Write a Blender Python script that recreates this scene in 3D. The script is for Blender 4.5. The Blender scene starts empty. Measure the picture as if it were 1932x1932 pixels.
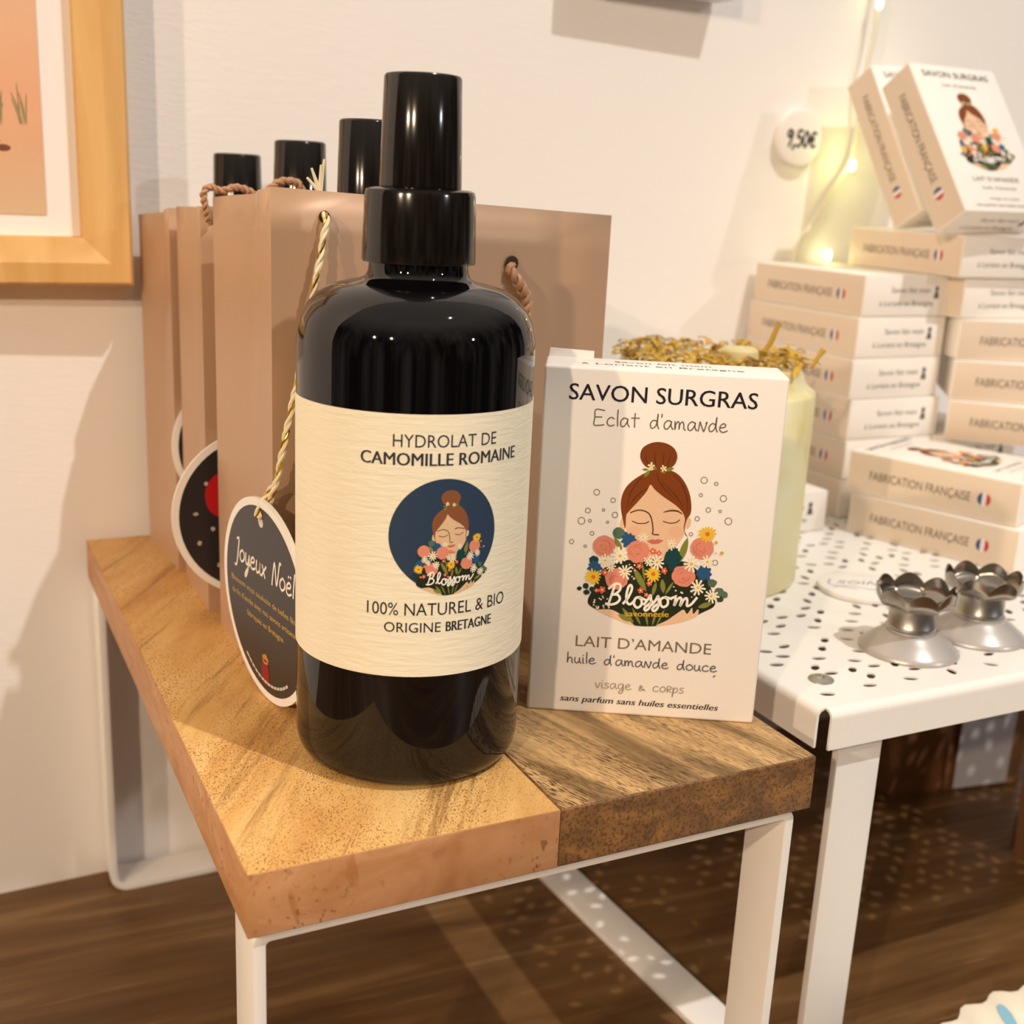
import bpy, bmesh, math, random
from mathutils import Vector, Matrix
random.seed(7)
S = 0.001            # the place is measured in millimetres
PI = math.pi
sc = bpy.context.scene
COL = sc.collection

# ------------------------------------------------------------------ camera
cam_d = bpy.data.cameras.new('camera'); cam = bpy.data.objects.new('camera', cam_d); COL.objects.link(cam)
_r = Vector((0.89709368, -0.43940092, 0.04636558)); _u = Vector((0.07660668, 0.25802826, 0.96309544)); _f = Vector((0.43514865, 0.86043492, -0.26513657))
_m = Matrix((_r, _u, -_f)).transposed().to_4x4()
_m.translation = Vector((-57.63, -238.636, 154.523)) * S
cam.matrix_world = _m
cam_d.sensor_width = 36.0
cam_d.lens = 36.0 * 2253.2 / 1932.0
cam_d.clip_start = 0.01
cam_d.dof.use_dof = True
cam_d.dof.focus_distance = 0.326
cam_d.dof.aperture_fstop = 16.0
sc.camera = cam

# ------------------------------------------------------------------ world: a dim shop interior
W = bpy.data.worlds.new('shop_interior'); sc.world = W; W.use_nodes = True
nt = W.node_tree; nt.nodes.clear()
wo = nt.nodes.new('ShaderNodeOutputWorld'); wb = nt.nodes.new('ShaderNodeBackground')
tc = nt.nodes.new('ShaderNodeTexCoord'); mp = nt.nodes.new('ShaderNodeMapping'); nz = nt.nodes.new('ShaderNodeTexNoise'); cr = nt.nodes.new('ShaderNodeValToRGB')
sx = nt.nodes.new('ShaderNodeSeparateXYZ'); up = nt.nodes.new('ShaderNodeMapRange'); mx = nt.nodes.new('ShaderNodeMix'); mx.data_type = 'RGBA'
mp.inputs['Scale'].default_value = (3.2, 3.2, 0.7)
nz.inputs['Scale'].default_value = 2.0; nz.inputs['Detail'].default_value = 4.0
cr.color_ramp.elements[0].position = 0.42; cr.color_ramp.elements[0].color = (0.012, 0.009, 0.008, 1)
cr.color_ramp.elements[1].position = 0.74; cr.color_ramp.elements[1].color = (0.42, 0.36, 0.30, 1)
up.inputs['From Min'].default_value = 0.35; up.inputs['From Max'].default_value = 0.75      # the pale ceiling overhead
mx.inputs[7].default_value = (0.78, 0.68, 0.57, 1)
nt.links.new(tc.outputs['Generated'], mp.inputs['Vector']); nt.links.new(mp.outputs['Vector'], nz.inputs['Vector'])
nt.links.new(nz.outputs['Fac'], cr.inputs['Fac']); nt.links.new(tc.outputs['Generated'], sx.inputs[0]); nt.links.new(sx.outputs['Z'], up.inputs['Value'])
nt.links.new(up.outputs['Result'], mx.inputs[0]); nt.links.new(cr.outputs['Color'], mx.inputs[6]); nt.links.new(mx.outputs[2], wb.inputs['Color'])
wb.inputs['Strength'].default_value = 1.0
nt.links.new(wb.outputs[0], wo.inputs[0])

# ------------------------------------------------------------------ ceiling lamps of the shop
AIM = Vector((0.0587, 0.051, 0.03))
def lamp(name, az, el, dist, power, color, radius=0.02):
    d = bpy.data.lights.new(name, 'POINT'); d.energy = power; d.color = color; d.shadow_soft_size = radius
    o = bpy.data.objects.new(name, d); COL.objects.link(o)
    a, e = math.radians(az), math.radians(el)
    o.location = AIM + Vector((math.cos(e) * math.cos(a), math.cos(e) * math.sin(a), math.sin(e))) * dist
    return o
lamp('ceiling_lamp_cool', 300, 60, 3.0, 262.0, (1.0, 0.96, 0.91), 0.02)
lamp('display_lamp_cool', 305, 21, 3.0, 56.0, (0.95, 0.95, 1.0), 0.04)
lamp('shop_lamp_warm', 224, 25, 1.25, 33.0, (1.0, 0.76, 0.53), 0.014)
lamp('shop_lamp_warm_far', 207, 24, 1.25, 28.0, (1.0, 0.76, 0.53), 0.014)

sc.view_settings.view_transform = 'Standard'
sc.view_settings.look = 'None'
sc.view_settings.exposure = -0.50
sc.view_settings.gamma = 1.0
sc.view_settings.use_curve_mapping = False

# ------------------------------------------------------------------ materials
def lin(c):
    return tuple(((x / 255) / 12.92 if x / 255 <= 0.04045 else ((x / 255 + 0.055) / 1.055) ** 2.4) for x in c) + (1.0,)
def mat(name, rgb, rough=0.6, metal=0.0, spec=0.5, coat=0.0, sss=0.0):
    m = bpy.data.materials.new(name); m.use_nodes = True
    b = m.node_tree.nodes['Principled BSDF']
    b.inputs['Base Color'].default_value = lin(rgb); b.inputs['Roughness'].default_value = rough
    b.inputs['Metallic'].default_value = metal; b.inputs['Specular IOR Level'].default_value = spec
    b.inputs['Coat Weight'].default_value = coat
    if sss:
        b.inputs['Subsurface Weight'].default_value = sss
        b.inputs['Subsurface Radius'].default_value = (0.006, 0.004, 0.002)
    return m
class N:
    """small helper that wires nodes of one material"""
    def __init__(self, m): self.m = m; self.t = m.node_tree; self.b = self.t.nodes['Principled BSDF']
    def new(self, kind, **kw):
        n = self.t.nodes.new(kind)
        for k, v in kw.items():
            if k in n.inputs: n.inputs[k].default_value = v
            else: setattr(n, k, v)
        return n
    def link(self, a, b): self.t.links.new(a, b)
    def coords(self, scale=(1, 1, 1), rot=(0, 0, 0)):
        c = self.new('ShaderNodeTexCoord'); r = self.new('ShaderNodeMapping'); mp = self.new('ShaderNodeMapping')
        mp.inputs['Scale'].default_value = scale; r.inputs['Rotation'].default_value = rot
        self.link(c.outputs['Object'], r.inputs['Vector']); self.link(r.outputs['Vector'], mp.inputs['Vector']); return mp.outputs['Vector']
    def noise(self, vec, scale, detail=3.0, rough=0.5, dist=0.0):
        n = self.new('ShaderNodeTexNoise', Scale=scale, Detail=detail, Roughness=rough, Distortion=dist)
        self.link(vec, n.inputs['Vector']); return n.outputs['Fac']
    def ramp(self, fac, stops):
        r = self.new('ShaderNodeValToRGB'); e = r.color_ramp.elements
        while len(e) < len(stops): e.new(0.5)
        for i, (p, c) in enumerate(stops):
            e[i].position = p; e[i].color = c if len(c) == 4 else lin(c)
        self.link(fac, r.inputs['Fac']); return r.outputs['Color']
    def mix(self, fac, a, b, mode='MIX'):
        n = self.new('ShaderNodeMix', data_type='RGBA', blend_type=mode)
        for s, v in ((0, fac), (6, a), (7, b)):
            if hasattr(v, 'is_linked') or hasattr(v, 'links'): self.link(v, n.inputs[s])
            elif isinstance(v, (int, float)): n.inputs[s].default_value = v
            else: n.inputs[s].default_value = lin(v) if len(v) == 3 else v
        return n.outputs[2]
    def color(self, c): self.link(c, self.b.inputs['Base Color'])
    def bump(self, h, strength=0.3, dist=0.0005):
        n = self.new('ShaderNodeBump'); n.inputs['Strength'].default_value = strength; n.inputs['Distance'].default_value = dist
        self.link(h, n.inputs['Height']); self.link(n.outputs['Normal'], self.b.inputs['Normal'])
BW = ((0, (0, 0, 0, 1)), (1, (1, 1, 1, 1)))

M = {}
def wall_paint():
    m = mat('textured_white_wallpaper', (246, 241, 236), 0.75, spec=0.25); n = N(m)
    a = n.noise(n.coords((110, 110, 520)), 1.0, 4.0, 0.6, 0.6); b = n.noise(n.coords((350, 350, 1400)), 1.0, 2.0)
    mx = n.mix(0.35, n.ramp(a, BW), n.ramp(b, BW)); n.bump(mx, 0.34, 0.0008)
    return m
M['wall'] = wall_paint()
def floor_wood():
    m = mat('dark_brown_oiled_boards', (98, 66, 34), 0.42, spec=0.35); n = N(m)
    a = n.noise(n.coords((5, 70, 40), (0, 0, 0.06)), 1.0, 6.0, 0.62, 0.5)
    b = n.noise(n.coords((14, 220, 100), (0, 0, 0.06)), 1.0, 3.0)
    c = n.ramp(a, ((0.30, (82, 54, 27)), (0.55, (112, 80, 46)), (0.78, (152, 120, 80))))
    c2 = n.mix(n.ramp(b, ((0.64, (0, 0, 0, 1)), (0.76, (0.55, 0.55, 0.55, 1)))), c, (160, 124, 82))
    n.color(c2); n.bump(b, 0.2, 0.0004)
    return m
M['floor'] = floor_wood()
def wood_light_top():
    m = mat('speckled_mango_wood', (218, 172, 106), 0.5, spec=0.3); n = N(m)
    g = math.radians(-57.7)
    a = n.noise(n.coords((16, 60, 60), (0, 0, g)), 1.0, 5.0, 0.6, 0.6)
    base = n.ramp(a, ((0.30, (198, 144, 78)), (0.52, (220, 174, 106)), (0.72, (230, 192, 128))))
    fleck = n.noise(n.coords((1250, 2300, 1500), (0, 0, g)), 1.0, 2.0, 0.6)
    zone = n.noise(n.coords((24, 40, 30), (0, 0, g)), 1.0, 2.0)
    fz = n.mix(1.0, n.ramp(fleck, ((0.56, (0, 0, 0, 1)), (0.62, (1, 1, 1, 1)))), n.ramp(zone, ((0.34, (0.25, 0.25, 0.25, 1)), (0.58, (1, 1, 1, 1)))), 'MULTIPLY')
    c = n.mix(fz, base, (134, 88, 42))
    st = n.noise(n.coords((5, 75, 60), (0, 0, g)), 1.0, 6.0, 0.7, 0.3)
    c = n.mix(n.ramp(st, ((0.55, (0, 0, 0, 1)), (0.64, (0.75, 0.75, 0.75, 1)))), c, (138, 94, 48))
    scr = n.noise(n.coords((240, 420, 100), (0, 0, 0.4)), 1.0, 4.0, 0.6, 3.0)
    c = n.mix(n.ramp(scr, ((0.62, (0, 0, 0, 1)), (0.72, (0.4, 0.4, 0.4, 1)))), c, (244, 214, 160))
    n.color(c); n.bump(fleck, 0.12, 0.0002)
    return m
M['light_top'] = wood_light_top()
def wood_light_side():
    m = mat('pinkish_mango_wood_edge', (190, 132, 88), 0.5, spec=0.3); n = N(m)
    a = n.noise(n.coords((30, 18, 60)), 1.0, 4.0, 0.6, 1.0)
    base = n.ramp(a, ((0.3, (172, 118, 74)), (0.55, (196, 144, 100)), (0.75, (210, 162, 120))))
    f = n.noise(n.coords((620, 500, 420), (0.3, 0.4, 0.2)), 1.0, 2.0)
    z = n.noise(n.coords((34, 34, 60)), 1.0, 2.0)
    fz = n.mix(1.0, n.ramp(f, ((0.60, (0, 0, 0, 1)), (0.67, (1, 1, 1, 1)))), n.ramp(z, ((0.45, (0, 0, 0, 1)), (0.68, (1, 1, 1, 1)))), 'MULTIPLY')
    c = n.mix(fz, base, (128, 84, 46))
    d = n.noise(n.coords((70, 40, 20), (0, 0.35, 0)), 1.0, 3.0, 0.5, 2.0)
    c = n.mix(n.ramp(d, ((0.68, (0, 0, 0, 1)), (0.74, (0.45, 0.45, 0.45, 1)))), c, (158, 92, 48))
    n.color(c); n.bump(f, 0.08, 0.0002)
    return m
M['light_side'] = wood_light_side()
def wood_dark_top():
    m = mat('streaky_brown_mango_wood', (152, 112, 66), 0.5, spec=0.3); n = N(m)
    g = math.radians(72)
    a = n.noise(n.coords((10, 95, 60), (0, 0, g)), 1.0, 5.0, 0.62, 0.5)
    base = n.ramp(a, ((0.36, (126, 98, 62)), (0.49, (184, 148, 100)), (0.64, (216, 176, 120))))
    f = n.noise(n.coords((260, 1700, 900), (0, 0, g)), 1.0, 3.0, 0.6)
    zone = n.noise(n.coords((22, 60, 40), (0, 0, g)), 1.0, 3.0)
    fz = n.mix(1.0, n.ramp(f, ((0.50, (0, 0, 0, 1)), (0.58, (1, 1, 1, 1)))), n.ramp(zone, ((0.34, (0.3, 0.15, 0.15, 1)), (0.62, (1, 1, 1, 1)))), 'MULTIPLY')
    n.color(n.mix(fz, base, (86, 60, 34))); n.bump(f, 0.15, 0.0002)
    return m
M['dark_top'] = wood_dark_top()
def wood_dark_side():
    m = mat('mottled_brown_mango_wood_edge', (124, 90, 56), 0.5, spec=0.3); n = N(m)
    a = n.noise(n.coords((52, 30, 80)), 1.0, 5.0, 0.65, 1.2)
    base = n.ramp(a, ((0.32, (92, 66, 44)), (0.5, (128, 92, 56)), (0.62, (150, 108, 62)), (0.74, (176, 116, 58))))
    f = n.noise(n.coords((1100, 800, 1000), (0.3, 0.2, 0.1)), 1.0, 3.0)
    n.color(n.mix(n.ramp(f, ((0.50, (0, 0, 0, 1)), (0.60, (0.6, 0.6, 0.6, 1)))), base, (72, 50, 32)))
    return m
M['dark_side'] = wood_dark_side()
def painted(name, rgb, rough=0.38):
    m = mat(name, rgb, rough, spec=0.45); n = N(m)
    n.bump(n.noise(n.coords((900, 900, 900)), 1.0, 2.0), 0.05, 0.0001); return m
M['white_metal'] = painted('white_powder_coat', (244, 240, 234))
M['cream_metal'] = painted('off_white_powder_coat', (246, 243, 237), 0.35)
M['steel'] = mat('brushed_steel', (186, 182, 176), 0.34, 1.0)
M['chrome'] = mat('polished_steel', (158, 150, 140), 0.2, 1.0)
M['enamel'] = mat('pearl_grey_enamel', (192, 186, 182), 0.3, 0.25)
M['glass'] = mat('black_violet_glass', (9, 7, 9), 0.03, spec=0.5)
M['plastic'] = mat('glossy_black_plastic', (20, 15, 12), 0.13, spec=0.5)
def label_paper():
    m = mat('ribbed_cream_label_paper', (246, 238, 212), 0.7, spec=0.2); n = N(m)
    a = n.noise(n.coords((150, 150, 800)), 1.0, 2.0, 0.5, 0.3)
    n.bump(n.ramp(a, BW), 0.42, 0.0004); return m
M['label'] = label_paper()
def carton(name, rgb, rough=0.45):
    m = mat(name, rgb, rough, spec=0.3); n = N(m)
    n.bump(n.noise(n.coords((1500, 1500, 1500)), 1.0, 2.0), 0.06, 0.0001); return m
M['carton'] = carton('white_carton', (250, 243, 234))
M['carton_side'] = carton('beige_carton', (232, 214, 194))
def bag_paper():
    m = mat('copper_brown_gift_paper', (192, 156, 126), 0.42, spec=0.4, metal=0.12); n = N(m)
    n.bump(n.noise(n.coords((40, 40, 25)), 1.0, 3.0), 0.22, 0.0012); return m
M['bag'] = bag_paper()
M['kraft'] = mat('brown_kraft_paper', (122, 80, 42), 0.75)
M['card'] = mat('white_card', (248, 243, 238), 0.45, spec=0.35)
M['shaded_label'] = mat('shaded_white_paper_label', (196, 190, 190), 0.6)  # white label paper, its colour greyed for the shade under the riser
M['tag_black'] = mat('black_printed_card', (44, 40, 42), 0.35, spec=0.4)
M['cord'] = mat('brown_paper_cord', (190, 146, 110), 0.5)
M['twine'] = mat('cream_cotton_twine', (236, 222, 186), 0.7)
M['gold'] = mat('gold_thread', (224, 186, 60), 0.25, 1.0)
def candle_wax():
    m = mat('cream_yellow_wax', (232, 220, 158), 0.45, spec=0.4, sss=0.25); n = N(m)
    a = n.noise(n.coords((30, 30, 26)), 1.0, 3.0, 0.5, 0.6)
    n.color(n.ramp(a, ((0.34, (222, 204, 136)), (0.50, (238, 228, 176)), (0.7, (244, 238, 200))))); return m
M['wax'] = candle_wax()
M['petal'] = mat('dried_yellow_petal', (208, 168, 56), 0.6)
M['petal_dark'] = mat('dried_brown_petal', (140, 104, 36), 0.7)
M['soap_chip'] = mat('pale_soap_chip', (226, 214, 160), 0.5)
def oak():
    m = mat('honey_pine_moulding', (214, 162, 90), 0.5, spec=0.3); n = N(m)
    a = n.noise(n.coords((60, 60, 9)), 1.0, 4.0, 0.55, 0.6)
    n.color(n.ramp(a, ((0.3, (214, 164, 96)), (0.6, (230, 186, 120)), (0.8, (236, 198, 136))))); return m
M['oak'] = oak()
def print_gradient():
    m = mat('peach_watercolour_print', (232, 186, 146), 0.5); n = N(m)
    c = n.new('ShaderNodeTexCoord'); s = n.new('ShaderNodeSeparateXYZ'); n.link(c.outputs['Generated'], s.inputs[0])
    w = n.noise(n.coords((20, 20, 50)), 1.0, 3.0)
    r = n.ramp(s.outputs['Z'], ((0.0, (218, 188, 150)), (0.22, (226, 180, 140)), (0.42, (236, 176, 136)), (0.8, (236, 188, 150))))
    n.color(n.mix(0.10, r, n.ramp(w, ((0.3, (220, 160, 120)), (0.7, (240, 200, 160)))))); return m
M['print'] = print_gradient()
M['lilac'] = mat('pale_lilac_board', (214, 206, 220), 0.5)
M['wire'] = mat('clear_plastic_wire', (232, 226, 206), 0.25)
M['ceramic'] = mat('cream_glazed_ceramic', (240, 230, 208), 0.25)
M['blue_glaze'] = mat('sky_blue_glaze', (138, 190, 214), 0.25)
def led():
    m = mat('warm_yellow_led', (255, 250, 190), 0.4)
    b = m.node_tree.nodes['Principled BSDF']; b.inputs['Emission Color'].default_value = (1.0, 0.98, 0.55, 1); b.inputs['Emission Strength'].default_value = 9.0
    return m
M['led'] = led()
INKS = {}
def ink(rgb):
    rgb = tuple(int(x) for x in rgb)
    if rgb not in INKS: INKS[rgb] = mat('ink_%02x%02x%02x' % rgb, rgb, 0.55, spec=0.3)
    return INKS[rgb]

# ------------------------------------------------------------------ mesh helpers
class MB:
    def __init__(self): self.v = []; self.f = []; self.mi = []; self.mats = []
    def slot(self, m):
        if m not in self.mats: self.mats.append(m)
        return self.mats.index(m)
    def add(self, verts, faces, m):
        o = len(self.v); k = self.slot(m)
        self.v += [Vector(p) for p in verts]
        for f in faces: self.f.append([i + o for i in f]); self.mi.append(k)
        return self
    def box(self, lo, hi, m, face_mats=None):
        (x0, y0, z0), (x1, y1, z1) = lo, hi
        vs = [(x0, y0, z0), (x1, y0, z0), (x1, y1, z0), (x0, y1, z0), (x0, y0, z1), (x1, y0, z1), (x1, y1, z1), (x0, y1, z1)]
        fs = {'bottom': (3, 2, 1, 0), 'top': (4, 5, 6, 7), 'front': (0, 1, 5, 4), 'right': (1, 2, 6, 5), 'back': (2, 3, 7, 6), 'left': (3, 0, 4, 7)}
        o = len(self.v); self.v += [Vector(p) for p in vs]
        for k, f in fs.items():
            self.f.append([i + o for i in f]); self.mi.append(self.slot((face_mats or {}).get(k, m)))
        return self
    def lathe(self, prof, m, seg=64, cx=0, cy=0):
        vs = []; fs = []; n = len(prof)
        for i in range(seg):
            a = 2 * PI * i / seg
            for r, z in prof: vs.append((cx + r * math.cos(a), cy + r * math.sin(a), z))
        for i in range(seg):
            j = (i + 1) % seg
            for k in range(n - 1): fs.append((i * n + k, j * n + k, j * n + k + 1, i * n + k + 1))
        return self.add(vs, fs, m)
    def tube(self, path, r, m, seg=8, caps=True):
        P = [Vector(p) for p in path]; n = len(P); vs = []; fs = []
        T = [(P[min(i + 1, n - 1)] - P[max(i - 1, 0)]).normalized() for i in range(n)]
        ref = Vector((0, 0, 1)) if abs(T[0].z) < 0.9 else Vector((1, 0, 0))
        a = T[0].cross(ref).normalized()
        for i in range(n):
            a = (a - T[i] * a.dot(T[i])).normalized(); b = T[i].cross(a)
            rr = r[i] if isinstance(r, (list, tuple)) else r
            for k in range(seg):
                t = 2 * PI * k / seg; vs.append(P[i] + (a * math.cos(t) + b * math.sin(t)) * rr)
        for i in range(n - 1):
            for k in range(seg):
                l = (k + 1) % seg; fs.append((i * seg + k, i * seg + l, (i + 1) * seg + l, (i + 1) * seg + k))
        if caps: fs.append(tuple(range(seg))[::-1]); fs.append(tuple((n - 1) * seg + k for k in range(seg)))
        return self.add(vs, fs, m)
    def prism(self, poly, axis, a, b, m):
        """2-D polygon pushed along an axis ('x': poly=(y,z), 'y': poly=(x,z), 'z': poly=(x,y))"""
        def pt(p, t): return {'x': (t, p[0], p[1]), 'y': (p[0], t, p[1]), 'z': (p[0], p[1], t)}[axis]
        n = len(poly); vs = [pt(p, a) for p in poly] + [pt(p, b) for p in poly]
        fs = [tuple(range(n))[::-1], tuple(range(n, 2 * n))] + [(i, (i + 1) % n, (i + 1) % n + n, i + n) for i in range(n)]
        return self.add(vs, fs, m)
    def ring_prism(self, outer, inner, axis, a, b, m):
        def pt(p, t): return {'x': (t, p[0], p[1]), 'y': (p[0], t, p[1]), 'z': (p[0], p[1], t)}[axis]
        n = len(outer); vs = [pt(p, t) for t in (a, b) for q in (outer, inner) for p in q]; fs = []
        for i in range(n):
            j = (i + 1) % n
            fs += [(i, j, n + j, n + i), (2 * n + i, 3 * n + i, 3 * n + j, 2 * n + j), (i, 2 * n + i, 2 * n + j, j), (n + i, n + j, 3 * n + j, 3 * n + i)]
        return self.add(vs, fs, m)
    def build(self, name, parent=None, smooth=False, bevel=0.0, seg=2, angle=35, recalc=True, off=(0, 0, 0)):
        me = bpy.data.meshes.new(name); bm = bmesh.new(); o = Vector(off)
        vs = [bm.verts.new((p - o) * S) for p in self.v]
        for f, k in zip(self.f, self.mi):
            try: fc = bm.faces.new([vs[i] for i in f]); fc.material_index = k
            except ValueError: pass
        if recalc: bmesh.ops.recalc_face_normals(bm, faces=bm.faces[:])
        if bevel:
            es = [e for e in bm.edges if len(e.link_faces) == 2 and e.calc_face_angle(0) > 0.5]
            bmesh.ops.bevel(bm, geom=es, offset=bevel * S, segments=seg, profile=0.5, affect='EDGES', clamp_overlap=True)
        bm.to_mesh(me); bm.free()
        for m in self.mats: me.materials.append(m)
        if smooth or bevel:
            me.shade_smooth(); me.set_sharp_from_angle(angle=math.radians(angle))
        ob = bpy.data.objects.new(name, me); COL.objects.link(ob)
        if parent: ob.parent = parent
        return ob
def thing(name, label, cat, loc=(0, 0, 0), rz=0.0, group=None, matrix=None):
    o = bpy.data.objects.new(name, None); COL.objects.link(o); o.empty_display_size = 0.02
    if matrix is not None: o.matrix_world = matrix
    else: o.location = Vector(loc) * S; o.rotation_euler = (0, 0, rz)
    o['label'] = label; o['category'] = cat
    if group: o['group'] = group
    return o
def tag(o, label, cat, group=None):
    o['label'] = label; o['category'] = cat
    if group: o['group'] = group
    return o
def smooth_path(pts, n=6, closed=False):
    P = [Vector(p) for p in pts]; out = []; L = len(P)
    if L < 3: return P
    rng = range(L if closed else L - 1)
    g = (lambda i: P[i % L]) if closed else (lambda i: P[max(0, min(L - 1, i))])
    for i in rng:
        a, b, c, d = g(i - 1), g(i), g(i + 1), g(i + 2)
        for k in range(n):
            t = k / n
            out.append(0.5 * ((2 * b) + (c - a) * t + (2 * a - 5 * b + 4 * c - d) * t * t + (3 * b - a - 3 * c + d) * t ** 3))
    if not closed: out.append(P[-1])
    return out
def rounded(x0, z0, x1, z1, r, n=6):
    out = []
    for cx, cz, a in ((x1 - r, z0 + r, -90), (x1 - r, z1 - r, 0), (x0 + r, z1 - r, 90), (x0 + r, z0 + r, 180)):
        for k in range(n + 1):
            t = math.radians(a + 90 * k / n); out.append((cx + r * math.cos(t), cz + r * math.sin(t)))
    return out
def rope(mb, path, r, m, strands=2, pitch=4.0, second=None, seg=6):
    """twisted strands along a path"""
    P = [Vector(p) for p in path]; D = []; acc = 0
    for i in range(len(P)):
        if i: acc += (P[i] - P[i - 1]).length
        D.append(acc)
    steps = max(8, int(acc / 0.7)); Q = []
    for s in range(steps + 1):
        d = acc * s / steps; i = 0
        while i < len(D) - 2 and D[i + 1] < d: i += 1
        t = (d - D[i]) / max(1e-6, D[i + 1] - D[i]); Q.append((P[i].lerp(P[i + 1], t), d))
    for k in range(strands):
        line = []
        for i, (q, d) in enumerate(Q):
            t = (Q[min(i + 1, steps)][0] - Q[max(i - 1, 0)][0]).normalized()
            a = t.cross(Vector((0.3, 1, 0.2))).normalized(); b = t.cross(a); w = 2 * PI * (d / pitch + k / strands)
            line.append(q + (a * math.cos(w) + b * math.sin(w)) * r * 0.55)
        mb.tube(line, r * 0.62 if not (second and k == strands - 1) else r * 0.34, second if (second and k == strands - 1) else m, seg)

# ------------------------------------------------------------------ lettering
_txt = {}
def text_shape(s, bold=0.0, italic=0.0):
    key = (s, bold, italic)
    if key in _txt: return _txt[key]
    c = bpy.data.curves.new('lettering', 'FONT'); c.body = s; c.offset = bold; c.shear = italic; c.resolution_u = 3; c.size = 1.0
    o = bpy.data.objects.new('lettering', c); COL.objects.link(o)
    dg = bpy.context.evaluated_depsgraph_get(); me = bpy.data.meshes.new_from_object(o.evaluated_get(dg))
    vs = [(v.co.x, v.co.y) for v in me.vertices]; fs = [tuple(p.vertices) for p in me.polygons]
    x0 = min(v[0] for v in vs); x1 = max(v[0] for v in vs)
    bpy.data.objects.remove(o); bpy.data.curves.remove(c); bpy.data.meshes.remove(me)
    _txt[key] = ([((x - x0) / (x1 - x0), y / 0.727) for x, y in vs], fs)
    return _txt[key]
GL = {  # handwriting: strokes in units of the x-height, then the advance
 'E': ([[(1.0, 1.75), (.1, 1.8), (.05, .9), (0, .05), (.5, 0), (1.0, .1)], [(.05, .95), (.75, .98)]], 1.25),
 'c': ([[(.75, .85), (.45, 1), (.12, .7), (.1, .25), (.4, 0), (.8, .15)]], .95), 'l': ([[(.15, 1.9), (.15, .9), (.2, .05)]], .4),
 'a': ([[(.75, .9), (.4, 1), (.1, .6), (.15, .1), (.45, .05), (.75, .6), (.8, .95), (.78, .4), (1, .02)]], 1.1),
 't': ([[(.4, 1.6), (.38, .8), (.42, 0)], [(.05, 1.05), (.85, 1.08)]], 1.0),
 'd': ([[(.7, .85), (.4, .95), (.1, .55), (.2, .05), (.5, .1), (.72, .6), (.8, 1.7), (.78, .6), (.95, 0)]], 1.1),
 "'": ([[(.1, 1.7), (.08, 1.35)]], .3),
 'm': ([[(.05, .95), (.1, 0), (.15, .6), (.35, .95), (.5, .7), (.5, .05), (.55, .6), (.78, .95), (.95, .65), (.98, .2), (1.15, 0)]], 1.3),
 'n': ([[(.05, 0), (.15, 1), (.2, .95), (.55, .05), (.65, .1), (.85, 1.05), (.75, .9)]], 1.0),
 'e': ([[(.1, .5), (.55, .6), (.65, .85), (.4, 1), (.12, .7), (.12, .2), (.45, 0), (.85, .2)]], .95),
 'h': ([[(.1, 1.8), (.1, .9), (.1, 0), (.15, .6), (.4, .95), (.6, .7), (.62, .2), (.75, 0)]], .9),
 'u': ([[(.08, .95), (.08, .3), (.3, 0), (.6, .3), (.65, .95), (.65, .3), (.85, 0)]], .95),
 'i': ([[(.12, .95), (.12, .2), (.25, 0)], [(.12, 1.35), (.14, 1.42)]], .4),
 'o': ([[(.45, 1), (.12, .7), (.12, .25), (.45, 0), (.8, .3), (.78, .75), (.45, 1)]], 1.0),
 'v': ([[(.05, .95), (.35, 0), (.7, 1)]], .85), 's': ([[(.65, .9), (.35, 1), (.15, .75), (.45, .5), (.62, .25), (.35, 0), (.05, .12)]], .8),
 'g': ([[(.75, .9), (.4, 1), (.1, .6), (.2, .1), (.5, .1), (.75, .6), (.78, .95), (.78, -.3), (.5, -.8), (.2, -.55), (.9, .1)]], 1.05),
 '&': ([[(.8, .3), (.4, 0), (.1, .2), (.3, .5), (.55, .75), (.3, .95), (.2, .65), (.5, .35), (.95, 0)]], 1.1),
 'r': ([[(.1, 0), (.1, 1.1), (.6, 1), (.55, .6), (.15, .5), (.65, 0)]], .8),
 'p': ([[(.1, .95), (.12, 0), (.05, -.8), (.12, .3), (.4, .95), (.72, .65), (.55, .1), (.15, .1)]], .9),
 'J': ([[(.2, 1.7), (.5, 1.8), (.5, .8), (.35, -.5), (.05, -.6)]], .75), 'y': ([[(.05, .95), (.15, .2), (.45, .1), (.65, .95), (.6, -.2), (.3, -1.0), (.15, -.8), (.8, .2)]], .85),
 'x': ([[(.05, .9), (.3, .5), (.6, 0)], [(.65, .95), (.05, 0)]], .8), 'N': ([[(.05, -.1), (.2, 1.8), (.75, .05), (.95, 1.9), (1.15, 1.95)]], 1.15),
 '9': ([[(.75, 1.3), (.4, 1.75), (.1, 1.4), (.25, 1), (.65, 1.2), (.75, 1.65), (.68, .8), (.45, 0)]], 1.0), ',': ([[(.15, .15), (.05, -.3)]], .4),
 '5': ([[(.75, 1.7), (.2, 1.7), (.15, 1), (.55, 1.05), (.75, .6), (.5, .05), (.1, .1)]], .95), '0': ([[(.4, 1.7), (.1, 1.1), (.12, .4), (.42, 0), (.7, .5), (.7, 1.3), (.4, 1.7)]], .95),
 '€': ([[(.85, 1.5), (.5, 1.65), (.2, 1.1), (.25, .4), (.55, .05), (.9, .2)], [(.02, 1), (.65, 1.03)], [(.02, .65), (.6, .68)]], 1.0), ' ': ([], .9)}
GL['ë'] = (GL['e'][0] + [[(.25, 1.4), (.27, 1.47)], [(.55, 1.45), (.57, 1.52)]], .95)
def clean(poly):
    out = []
    for p in poly:
        if not out or (Vector(p) - Vector(out[-1])).length > 1e-5: out.append(tuple(p))
    if len(out) > 2 and (Vector(out[0]) - Vector(out[-1])).length < 1e-5: out.pop()
    return out
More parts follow.
